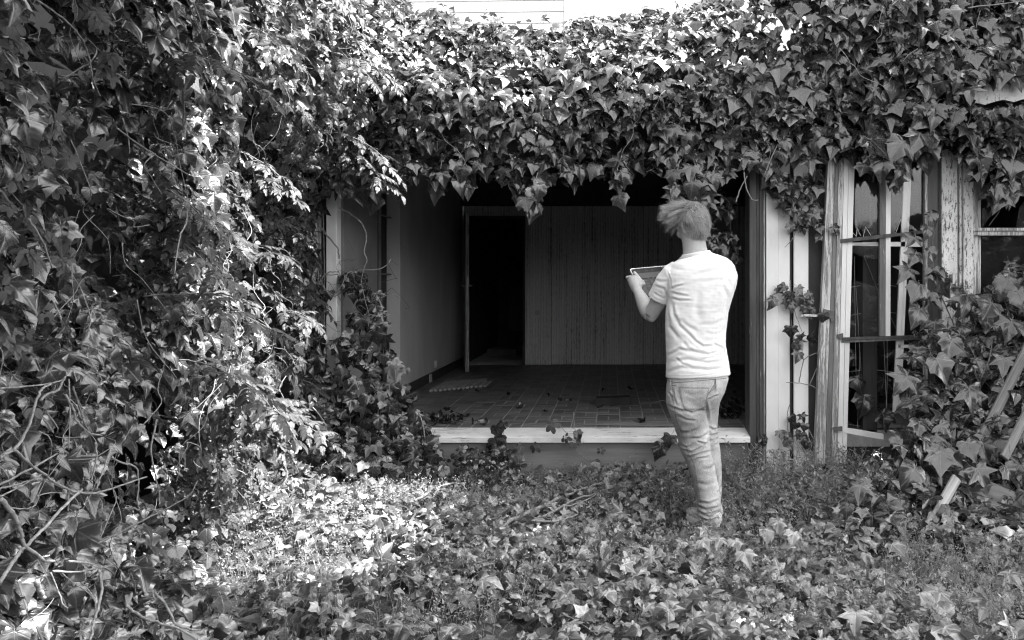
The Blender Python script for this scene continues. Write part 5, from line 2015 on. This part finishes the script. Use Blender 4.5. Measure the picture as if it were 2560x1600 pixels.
# ------------------------------------------------------------------ ground ivy
gi = Plant('ground_ivy', (0, 4.6, 0), 'carpet of ivy covering the ground in front of the open room', 'ivy')


def make_ground_ivy():
    for layer, cnt, h0 in ((0, 11900, .10), (1, 5100, .03)):
        X, Y = rng.uniform(-2.4, 3.4, cnt), rng.uniform(2.7, 5.95, cnt)
        P = np.stack([X, Y, np.zeros(cnt)], -1)
        dens = noise1(P, 61, 1.5, 3)
        hh = h0 * (0.75 + 0.5 * noise1(P, 62, 1.3, 2)) + np.abs(rng.normal(size=cnt)) * 0.03
        # bank rising against the left hedge
        hh = hh + np.clip((-1.35 - X) / 0.6, 0, 1) * 0.16 * rng.random(cnt)
        P[:, 2] = ground_h(X, Y) + np.maximum(hh, 0.025)
        keep = (dens > (-0.42 if layer == 0 else -0.9))
        bare = (np.abs(X + 0.35) < 0.42) & (np.abs(Y - 5.25) < 0.22)
        keep &= ~(bare & (rng.random(cnt) < 0.55))
        weedy = (X > 0.62) & (X < 1.55) & (Y > 4.95)
        keep &= ~(weedy & (rng.random(cnt) < 0.72))
        keep &= ~((np.hypot(X - W(1775, 1312, 4.89).x, Y - 4.89) < 0.09))
        keep &= ~((np.abs(X - W(1778, 1300, 5.04).x) < 0.07) & (np.abs(Y - 5.05) < 0.09))
        P = P[keep]
        k = len(P)
        nn = np.array([0, -0.25, 1.0]) + rn(k, 0.46)
        t = rn(k, 1.0) * np.array([1, 1, .15]) + np.array([0, -.35, -.12])
        size = rng.uniform(.026, .068, k) * np.where(rng.random(k) < .05, 1.5, 1.0) * np.where(P[:, 0] > 1.0, 1.12, 1.0)
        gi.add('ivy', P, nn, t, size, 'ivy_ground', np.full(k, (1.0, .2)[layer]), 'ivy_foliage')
    k = 600
    X, Y = rng.uniform(-2.0, 2.4, k), rng.uniform(3.0, 5.9, k)
    P = np.stack([X, Y, ground_h(X, Y) + rng.uniform(.03, .12, k)], -1)
    gi.add('dead', P, np.array([0, -.2, 1]) + rn(k, .5), rn(k, 1), rng.uniform(.025, .07, k), 'dead', np.full(k, .5), 'dry_leaves')
    # some bigger leaves in front on the right and round the shoes
    for px in range(1728, 1830, 9):
        for py in (1330,):
            p = W(px + random.uniform(-5, 5), py + random.uniform(-6, 6), 4.72)
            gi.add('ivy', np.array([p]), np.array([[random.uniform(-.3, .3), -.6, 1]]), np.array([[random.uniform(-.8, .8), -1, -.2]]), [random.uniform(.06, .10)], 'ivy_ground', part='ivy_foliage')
    for px, py, s in ((1945, 1300, .15), (1915, 1320, .13), (1860, 1380, .14), (2350, 1480, .20), (2470, 1500, .17), (2140, 1530, .15), (2360, 1570, .20), (1985, 1330, .13), (1800, 1345, .12), (1755, 1350, .11),
                      (1836, 1350, .12), (2230, 1360, .14), (2520, 1430, .15), (1850, 1575, .18), (1420, 1590, .14), (1010, 1560, .13), (880, 1440, .13)):
        Y = CZ * F / (py - PY) * 0.90
        p = W(px, py, Y)
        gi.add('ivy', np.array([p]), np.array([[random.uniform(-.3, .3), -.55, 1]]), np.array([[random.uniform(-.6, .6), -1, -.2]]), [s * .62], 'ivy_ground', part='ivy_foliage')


make_ground_ivy()
gi.finish()

# ------------------------------------------------------------------ ivy climbing over the right window
wi = Plant('window_ivy', (2.2, 5.4, 0), 'large-leaved ivy heaped against the askew casement and its neighbour', 'ivy')
WPOLY = [(2335, 610), (2300, 720), (2290, 820), (2278, 920), (2262, 1000), (2250, 1060), (2215, 1110), (2165, 1170), (2115, 1240), (2075, 1340), (2300, 1380), (2640, 1400), (2900, 1400), (2900, 700), (2640, 640), (2530, 650), (2440, 740), (2405, 700), (2345, 660)]


def make_window_ivy():
    for layer, cnt, dep in ((0, 1400, 0), (1, 500, .12), (2, 240, .24)):
        X = rng.uniform(1.15, 3.7, cnt)
        s = rng.random(cnt)
        Y = np.interp(s, [0, .3, .55, .8, 1], [5.82, 5.70, 5.45, 5.05, 4.6])
        z = np.interp(s, [0, .3, .55, .8, 1], [1.60, 1.15, .72, .32, .08])
        P = np.stack([X, Y, z], -1)
        nr = np.stack([np.full(cnt, -.1), np.full(cnt, -.8), np.interp(s, [0, 1], [.15, .8])], -1)
        nr /= np.linalg.norm(nr, axis=1, keepdims=True)
        P = P + nr * (.10 * noise1(P, 71, 2.2, 2) - dep + rng.normal(size=cnt) * .03)[:, None]
        P[:, 2] = np.maximum(P[:, 2], .04)
        px, py = PXY(P)
        keep = inpoly(px, py, WPOLY)
        upper = py < 880
        keep &= ~(upper & (px < 2400) & (rng.random(cnt) < .35))
        keep &= ~((px > 2338) & (px < 2434) & (py < 800) & (rng.random(cnt) < .85))
        keep &= ~(upper & (px > 2430) & (rng.random(cnt) < .25))
        P, nr = P[keep], nr[keep]
        k = len(P)
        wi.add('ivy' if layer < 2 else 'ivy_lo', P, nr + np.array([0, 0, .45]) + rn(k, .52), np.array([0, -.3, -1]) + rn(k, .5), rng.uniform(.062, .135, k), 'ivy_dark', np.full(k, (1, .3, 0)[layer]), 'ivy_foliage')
    # leaves inside, behind the panes
    k = 130
    px, py = rng.uniform(2120, 2620, k), rng.uniform(640, 1230, k)
    keep = (py > 860) | (px > 2460)
    P = np.array([W(a_, b_, rng.uniform(6.25, 6.6)) for a_, b_ in zip(px[keep], py[keep])])
    k = len(P)
    wi.add('ivy', P, np.array([0, -1, .4]) + rn(k, .4), np.array([0, 0, -1]) + rn(k, .5), rng.uniform(.09, .15, k), 'ivy_dark', np.full(k, .6), 'ivy_foliage')
    # a few exact leaves
    for px, py, s, nx, rx in ((2515, 430, .21, .1, .1), (2500, 490, .17, 0, -.15), (2208, 420, .17, -.3, -.2), (2175, 375, .22, .3, .9), (2260, 378, .22, -.1, -.8), (2300, 355, .18, .2, -.5), (2325, 545, .12, 0, .3), (2320, 580, .11, .2, -.3),
                              (2290, 605, .12, 0, -.9), (2322, 635, .11, 0, .4), (2290, 648, .14, .2, -.6), (2275, 690, .16, .2, -.9), (2335, 690, .15, -.1, .2), (2300, 730, .17, .2, -.5), (2350, 1150, .18, 0, -.1), (2300, 790, .17, .3, -.5),
                              (2520, 720, .18, -.2, -.5), (2545, 750, .18, -.2, .3), (2480, 780, .19, .3, -.8), (2530, 820, .18, 0, -.4), (2420, 760, .20, .3, -.4), (2270, 960, .19, .2, -.8), (2340, 920, .20, 0, .4), (2420, 990, .20, .2, .1),
                              (2380, 870, .19, .1, -.4), (2290, 1190, .19, .3, -.9), (2250, 1270, .17, 0, -.3), (2440, 1190, .17, 0, .5), (2160, 1010, .19, .1, -.2), (2140, 960, .16, 0, .3), (2205, 1050, .17, 0, .2)):
        Yl = 5.60 if py < 500 else float(np.interp(py, [500, 700, 1000, 1300], [5.82, 5.66, 5.15, 4.75]))
        if px in (2160, 2140, 2205): Yl = 6.12
        if px > 2490 and py < 500: Yl = 6.1
        wi.add('ivy', np.array([W(px, py - s * 120, Yl)]), np.array([[nx, -1, .5]]), np.array([[rx, -.2, -1]]), [s * 0.85], 'ivy_dark', part='ivy_foliage')
    for pts, Y in (([(2335, 560), (2330, 640), (2345, 720), (2390, 830), (2420, 960)], 5.84), ([(2478, 380), (2470, 420), (2492, 500), (2505, 515), (2472, 565)], 6.0), ([(2160, 640), (2200, 740), (2230, 800), (2260, 870)], 6.1),
                   ([(2450, 950), (2475, 890), (2480, 840)], 5.4), ([(2560, 870), (2500, 880), (2450, 860)], 5.5), ([(2445, 1200), (2420, 1260), (2400, 1330)], 4.9)):
        wi.stem([W(x, y, Y) for x, y in pts], .005, .003, 'stem_dark')


make_window_ivy()
wi.finish()

# ------------------------------------------------------------------ ivy on the left jamb
ji = Plant('jamb_ivy', (-2.0, 5.8, 0), 'half-withered ivy clambering up the left jamb beside the sill', 'ivy', singles=200)
JPOLY = [(745, 640), (800, 600), (870, 650), (935, 700), (960, 790), (985, 900), (1010, 960), (1070, 1050), (1110, 1130), (1110, 1180), (640, 1180), (680, 1060), (745, 1000), (765, 900), (770, 760)]


def make_jamb_ivy():
    for layer, cnt, dep in ((0, 520, 0), (1, 560, .08)):
        X = rng.uniform(-2.5, -1.0, cnt)
        s = rng.random(cnt)
        Y = np.interp(s, [0, .5, .8, 1], [5.92, 5.84, 5.70, 5.40])
        z = np.interp(s, [0, .5, .8, 1], [1.65, .85, .35, .08])
        P = np.stack([X, Y, z], -1)
        P[:, 1] += dep + .05 * noise1(P, 81, 3, 2) + rng.normal(size=cnt) * .02
        px, py = PXY(P)
        keep = inpoly(px, py, JPOLY)
        keep &= ~((px < 850) & (py < 1000) & (rng.random(cnt) < .62))
        keep &= ~((py < 800) & (rng.random(cnt) < .45))
        P = P[keep]
        k = len(P)
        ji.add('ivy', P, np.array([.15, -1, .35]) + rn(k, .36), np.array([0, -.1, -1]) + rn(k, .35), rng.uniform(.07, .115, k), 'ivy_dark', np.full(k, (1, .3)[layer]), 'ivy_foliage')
        m_ = rng.random(k) < .22
        ji.add('dead', P[m_] + rn(int(m_.sum()), .03) - np.array([0, .05, 0]), np.array([0, -.6, .4]) + rn(int(m_.sum()), .6), np.array([0, -.2, -1]) + rn(int(m_.sum()), .6), rng.uniform(.05, .08, int(m_.sum())), 'dead', np.full(int(m_.sum()), .5), 'dry_leaves')
    c4 = lambda *p: [(700 + x / 2.16, 420 + y / 2.16) for x, y in p]
    for pts, r0, Y in ((c4((320, 215), (430, 285), (465, 370), (455, 450), (470, 500), (450, 540)), .0065, 5.9), (c4((20, 1200), (100, 1230), (200, 1320), (250, 1400), (240, 1470)), .006, 5.6),
                       (c4((750, 1325), (775, 1400), (785, 1500)), .006, 5.7), (c4((190, 280), (250, 360), (310, 430), (320, 490)), .008, 5.94), (c4((280, 700), (225, 620), (250, 570), (320, 560)), .006, 5.86),
                       (c4((280, 700), (330, 640), (380, 560), (540, 545), (600, 490)), .005, 5.84), (c4((480, 790), (560, 805), (590, 780)), .003, 5.82), (c4((470, 500), (440, 620), (480, 790), (475, 860)), .003, 5.82),
                       (c4((170, 720), (180, 690), (240, 660), (300, 700)), .004, 5.88), (c4((550, 700), (600, 680), (655, 710)), .003, 5.84), (c4((200, 180), (210, 500), (190, 900)), .004, 5.96),
                       (c4((230, 200), (240, 600), (235, 1000)), .004, 5.97)):
        ji.stem([W(x, y, Y) for x, y in pts], r0, r0 * .6, 'stem')
    for q in range(22):
        p = W(rng.uniform(800, 960), rng.uniform(660, 800), 5.84)
        pts = [p]
        for s_ in range(4): pts.append(pts[-1] + Vector((rng.normal() * .05, rng.normal() * .02, rng.normal() * .05)))
        ji.stem(pts, .0018, .001, 'stem_dark', k=4, seg=4, name='tendril')


make_jamb_ivy()
ji.finish()

# ------------------------------------------------------------------ small climbers on the right boards and on the sill
si = Plant('board_ivy', W(1960, 600, 5.95), 'young ivy trailing down over the white boards beside the door post', 'ivy', singles=120)
for (cx, cy, sx, sy, k, lo, hi) in ((1950, 440, 26, 25, 14, .06, .10), (1985, 490, 30, 30, 26, .06, .095), (2040, 500, 16, 50, 20, .06, .09), (2020, 550, 26, 22, 14, .05, .08), (1985, 730, 26, 18, 12, .05, .085), (2010, 770, 18, 26, 8, .06, .09),
                                    (1985, 1085, 24, 28, 14, .05, .08), (2005, 835, 14, 16, 5, .07, .09)):
    px, py = rng.normal(size=k) * sx + cx, rng.normal(size=k) * sy + cy
    P = np.array([W(a_, b_, rng.uniform(5.86, 5.96)) for a_, b_ in zip(px, py)])
    si.add('ivy', P, np.array([0, -1, .4]) + rn(k, .4), np.array([0, -.1, -1]) + rn(k, .45), rng.uniform(lo, hi, k), 'ivy', part='ivy_foliage')
for pts in ([(1938, 385), (1945, 420), (1960, 440)], [(1995, 545), (1985, 590), (1962, 618)], [(1975, 700), (1978, 740), (1990, 790), (2005, 830)], [(1925, 742), (1950, 730), (1975, 745)], [(2052, 980), (2030, 965), (2000, 958), (1965, 956)],
            [(1998, 955), (2010, 900), (2035, 885), (2052, 880)], [(2025, 960), (2040, 925), (2052, 905)], [(1972, 1100), (1968, 1040), (1975, 1010)], [(2020, 1070), (2032, 1095), (2040, 1108), (2015, 1120)]):
    si.stem([W(x, y, 5.93) for x, y in pts], .004, .002, 'stem')
si.finish()
ak = Plant('akebia_plant', W(1220, 1200, 5.75), 'low mound of rounded five-part leaves against the base panel below the sill', 'plant', singles=90)
k = 210
px, py = rng.normal(size=k) * 38 + 1222, rng.normal(size=k) * 26 + 1178
keep = (py > 1112) & (py < 1240)
P = np.array([W(a_, b_, 5.86 - .0035 * (b_ - 1110) + rng.normal() * .03) for a_, b_ in zip(px[keep], py[keep])])
k = len(P)
ak.add('akebia', P, np.array([0, -.8, .6]) + rn(k, .4), rn(k, 1), rng.uniform(.06, .095, k), 'ivy', part='akebia_foliage')
ak.finish()
sp = Plant('sill_sprig', W(1450, 1130, 5.88), 'thin sprigs with a few leaves growing up in front of the sill', 'plant', singles=60)
r2 = lambda *p: [(1040 + x / 2.814, 900 + y / 2.814) for x, y in p]
for pts in (r2((1290, 780), (1230, 720), (1140, 650), (1100, 590), (1070, 530), (1010, 460)), r2((1240, 720), (1200, 650), (1175, 570)), r2((1110, 480), (1112, 420), (1108, 360)), r2((320, 820), (330, 720), (400, 650), (480, 610))):
    sp.stem([W(x, y, 5.87) for x, y in pts], .0028, .0015, 'stem')
for (x, y, s, kd) in ((565, 460, .10, 'ivy'), (620, 440, .08, 'ivy'), (550, 550, .10, 'ivy'), (605, 530, .09, 'ivy'), (600, 585, .09, 'ivy'), (560, 620, .10, 'ivy'), (530, 690, .09, 'ivy'), (640, 640, .08, 'ivy'), (960, 455, .09, 'akebia'), (1110, 570, .08, 'akebia'),
                      (1050, 545, .06, 'akebia'), (1130, 500, .07, 'ivy'), (1790, 530, .10, 'ivy'), (1730, 600, .12, 'ivy'), (720, 620, .08, 'akebia'), (1300, 635, .05, 'akebia'), (1440, 720, .08, 'ivy'), (840, 610, .07, 'akebia'), (120, 530, .10, 'ivy'), (150, 640, .10, 'ivy')):
    c = r2((x, y))[0]
    sp.add(kd, np.array([W(*c, 5.87)]), np.array([[random.uniform(-.4, .4), -1, .4]]), np.array([[random.uniform(-.5, .5), -.1, -1]]), [s], 'ivy' if kd == 'ivy' else 'akebia', part='foliage')
sp.finish()

# ------------------------------------------------------------------ ivy hanging behind the man's head
bi = Plant('hanging_ivy', W(1800, 560, 5.7), 'thin ivy trail hanging in the opening behind the man', 'ivy', singles=60)
c12 = lambda *p: [(1520 + x / 3.024, 460 + y / 3.024) for x, y in p]
for pts in (c12((860, 80), (930, 160), (930, 260), (925, 320), (935, 400), (880, 400), (790, 380)), c12((775, 320), (820, 270), (870, 220)), c12((935, 400), (960, 480), (985, 560))):
    bi.stem([W(x, y, 6.22) for x, y in pts], .0028, .0016, 'stem')
for (x, y, s) in ((930, 130, .12), (830, 200, .11), (920, 220, .13), (850, 70, .14), (760, 60, .14), (900, 390, .09), (820, 410, .11), (930, 420, .11), (845, 480, .13), (920, 490, .14), (770, 440, .11), (950, 550, .09), (985, 590, .08), (975, 500, .06), (760, 350, .10), (480, 40, .14), (500, 90, .13), (600, 40, .15), (700, 30, .14)):
    c = c12((x, y - 25))[0]
    bi.add('ivy', np.array([W(*c, 6.22)]), np.array([[random.uniform(-.5, .5), -1, .35]]), np.array([[random.uniform(-.5, .5), -.1, -1]]), [s * .85], 'ivy_dark')
bi.finish()

# ------------------------------------------------------------------ weeds and grass
wd = empty('weeds', (0, 5.2, 0), 'pale small-leaved weeds and grass growing through the ground ivy', 'weeds', kind='stuff')


def weeds():
    pl = Plant('weed_tmp', (0, 5.2, 0), None, None, singles=0)
    bpy.data.objects.remove(pl.e)
    pl.e = wd
    sets = []
    k = 300
    X, Y = rng.uniform(0.72, 1.62, k), rng.uniform(5.0, 5.93, k)
    sets.append((X, Y, rng.uniform(.8, 2.0, k)))
    k = 2800
    X, Y = rng.uniform(-2.0, 2.4, k), rng.uniform(3.2, 5.9, k)
    m_ = noise1(np.stack([X, Y, X * 0], -1), 66, 2.2, 2) > -0.05
    sets.append((X[m_], Y[m_], rng.uniform(.6, 1.1, int(m_.sum()))))
    k = 900
    X, Y = rng.uniform(-1.7, 0.9, k), rng.uniform(5.0, 5.9, k)
    sets.append((X, Y, rng.uniform(.5, 1.0, k)))
    k = 500
    X, Y = rng.uniform(0.6, 2.2, k), rng.uniform(3.2, 4.2, k)
    sets.append((X, Y, rng.uniform(.6, 1.0, k)))
    for X, Y, s in sets:
        k = len(X)
        P = np.stack([X, Y, ground_h(X, Y) + .01], -1)
        pl.add('weed', P, np.array([0, 0, 1.0]) + rn(k, .22), rn(k, 1), s * LS, 'weed', part='weed_foliage', single=False)
    k = 700
    X, Y = rng.uniform(-2.0, 2.2, k), rng.uniform(3.2, 5.9, k)
    P = np.stack([X, Y, ground_h(X, Y)], -1)
    pl.add('grass', P, np.array([0, 0, 1.0]) + rn(k, .12), rn(k, 1), rng.uniform(.6, 1.2, k) * LS, 'weed', part='grass_blades', single=False)
    pl.finish()


weeds()

# ------------------------------------------------------------------ fallen branches and twigs
c8 = lambda *p: [(900 + x / 2.42, 1000 + y / 2.42) for x, y in p]


def gp(px, py, lift):
    """point lift metres above the ground at the pixel"""
    Y = (CZ - lift) * F / (py - PY)
    return W(px, py, Y)


for pts, r0, lab in ((c8((870, 745), (1060, 665), (1240, 575), (1480, 498)), .013, 'thickest dead branch lying diagonally across the ivy before the sill'),
                     (c8((990, 755), (1140, 690), (1290, 610), (1440, 560), (1540, 520)), .008, 'forked dead branch beside the thickest one on the ground'),
                     (c8((1000, 670), (1120, 640), (1260, 640), (1400, 590), (1450, 545)), .006, 'thin curved twig lying along the dead branches'),
                     (c8((1060, 735), (1200, 730), (1320, 690)), .006, 'short twig at the foot of the dead branches'),
                     (c8((330, 612), (470, 530), (590, 502), (640, 540)), .008, 'pale bent twig arching in the sunlit patch'),
                     (c8((0, 358), (80, 395), (170, 420), (245, 445)), .014, 'lichen-grey branch end sticking out of the hedge near the jamb'),
                     (c8((840, 600), (900, 635), (960, 660)), .005, 'small straight twig in the middle of the clearing'),
                     (c8((1220, 1290), (1330, 1350), (1440, 1425)), .004, 'thin pale stalk lying in the ivy near the lower edge')):
    P_ = [gp(x, y, .10) for x, y in pts]
    cc = catmull(P_, 7)
    mb = MB().tube([p + Vector(rng.normal(size=3)) * r0 * .25 for p in cc], [r0 * (1 - .45 * i / len(cc)) * random.uniform(.85, 1.15) for i in range(len(cc))], 7)
    tag(mb.build('fallen_branch', M['stem'], None, True), lab, 'branch', 'fallen branches on the ground')
for pts, lab in ((c8((880, 575), (1100, 568), (1060, 610), (900, 622)), 'pale broken board lying flat in the clearing'), (c8((780, 640), (880, 612), (905, 640), (800, 668)), 'pale curled bark piece in the clearing'),
                 (c8((720, 690), (840, 675), (850, 706), (730, 715)), 'bright flat chip of wood at the edge of the sunlit patch')):
    mb = MB()
    mb.prism([gp(x, y, .07) for x, y in pts], (0, 0, .012))
    tag(mb.build('wood_scrap', M['plank']), lab, 'wood scrap', 'scraps of wood in the clearing')

# ------------------------------------------------------------------ the tree overhead that shades the yard
tree = empty('shade_tree', (5.6, 3.4, 0), 'broad leafy tree beside the yard whose crown shades the man', 'tree')


def shade_tree():
    k = 15500
    gx, gy = rng.uniform(-3.0, 3.6, k), rng.uniform(1.7, 7.0, k)
    pn = np.stack([gx, gy, gx * 0], -1)
    wob = 0.25 * noise1(pn, 101, 1.7, 2)
    edge_ = np.where(gy > 3.5 + wob, -1.10, -9.0)
    pk = np.clip((gx - edge_ + wob) / 0.30, 0, 1)
    keep = rng.random(k) < pk
    hole = noise1(pn, 103, 2.8, 2) > np.where((gx < -0.9) | (gy < 3.4), 0.60, np.where(gx > 0.9, 0.72, 9.0))
    keep &= ~hole
    gx, gy = gx[keep], gy[keep]
    k = len(gx)
    Xc = rng.uniform(4.5, 6.6, k)
    h = (Xc - gx) / (SUN.x / SUN.z)
    P = np.stack([Xc, gy + SUN.y / SUN.z * h, h], -1)
    pl = Plant('tmp', (0, 0, 0), None, None, singles=0)
    bpy.data.objects.remove(pl.e)
    pl.e = tree
    pl.add('ovate', P, np.array([0, 0, 1.0]) + rn(k, .45), rn(k, 1), rng.uniform(.16, .26, k), 'tree', part='crown', single=False)
    pl.finish()
    tr = MB()
    tr.tube(catmull([(5.6, 3.4, -.1), (5.5, 3.5, 2.5), (5.6, 3.6, 6.0), (5.5, 3.6, 9.5)], 6), [.24 - .19 * i / 18 for i in range(19)], 12)
    tr.build('trunk', M['stem_dark'], tree, True)
    for z0, e in ((2.6, (5.2, 5.6, 4.4)), (3.4, (5.8, 1.8, 5.6)), (4.6, (5.4, 6.4, 6.2)), (5.4, (5.3, 2.0, 8.0)), (6.4, (5.8, 5.4, 8.0)), (7.4, (5.2, 2.4, 10.0))):
        s_ = Vector((5.55, 3.55, z0))
        m_ = s_.lerp(Vector(e), .5) + Vector((0, 0, .3))
        MB().tube(catmull([s_, m_, Vector(e)], 6), [.08 - .07 * i / 12 for i in range(13)], 8).build('branch', M['stem_dark'], tree, True)


shade_tree()


# ------------------------------------------------------------------ trees added behind the viewer to block low skylight; the window glass mirrors them
def blocker_tree(x, y, h, r, label):
    e = empty('blocker_tree', (x, y, 0), label, 'tree', 'trees added behind the viewer')
    k = int(900 * r * r)
    d_ = rng.normal(size=(k, 3))
    d_ /= np.linalg.norm(d_, axis=1, keepdims=True)
    rad = rng.random(k) ** 0.4
    P = d_ * rad[:, None] * np.array([r, r, h * 0.52]) * (1 + 0.18 * noise1(d_ * 2, int(x * 10) % 97, 1.6, 2))[:, None] + np.array([x, y, h * 0.52])
    P = P[P[:, 2] > 0.1]
    k = len(P)
    pl = Plant('tmp', (0, 0, 0), None, None, singles=0)
    bpy.data.objects.remove(pl.e)
    pl.e = e
    pl.add('ovate', P, d_[:k] + np.array([0, 0, .6]) + rn(k, .4), rn(k, 1), rng.uniform(.18, .30, k), 'tree', part='crown', single=False)
    pl.finish()
    MB().tube(catmull([(x, y, -.1), (x + .1, y, h * .3), (x, y + .1, h * .7)], 5), [.2 - .14 * i / 10 for i in range(11)], 9).build('trunk', M['stem_dark'], e, True)


blocker_tree(-4.5, -8.5, 2.4, 2.4, 'bushy tree added behind the viewer to block low skylight, hedge side')
blocker_tree(0.2, -9.5, 2.2, 2.4, 'bushy tree added behind the viewer to block low skylight, middle one')
blocker_tree(5.0, -8.5, 2.6, 2.6, 'bushy tree added behind the viewer to block low skylight, opposite the window')
blocker_tree(9.6, -7.5, 3.6, 2.8, 'bushy tree added behind the viewer, far corner, beyond the other three')


# ------------------------------------------------------------------ leaves blown into the room
def litter():
    o = empty('leaf_litter', (0, 6.6, FZ), 'dark dry leaves blown over the tiled floor', 'leaf litter', kind='stuff')
    pl = Plant('tmp', (0, 0, 0), None, None, singles=0)
    bpy.data.objects.remove(pl.e)
    pl.e = o
    k = 90
    X = np.concatenate([rng.normal(size=k) * .16 + 1.0, rng.normal(size=k) * .16 - 1.35, rng.uniform(-1.6, 1.4, 18)])
    Y = np.concatenate([rng.normal(size=k) * .25 + 6.9, rng.normal(size=k) * .12 + 6.45, rng.uniform(6.3, 8.6, 18)])
    keep = (Y > 6.2) & (X > XL + .05)
    P = np.stack([X, Y, np.full(len(X), FZ + .012) + rng.random(len(X)) * .03], -1)[keep]
    k = len(P)
    pl.add('dead', P, np.array([0, 0, 1.]) + rn(k, .4), rn(k, 1), rng.uniform(.03, .07, k), 'ivy_dark', part='dry_leaves', single=False)
    pl.finish()


litter()
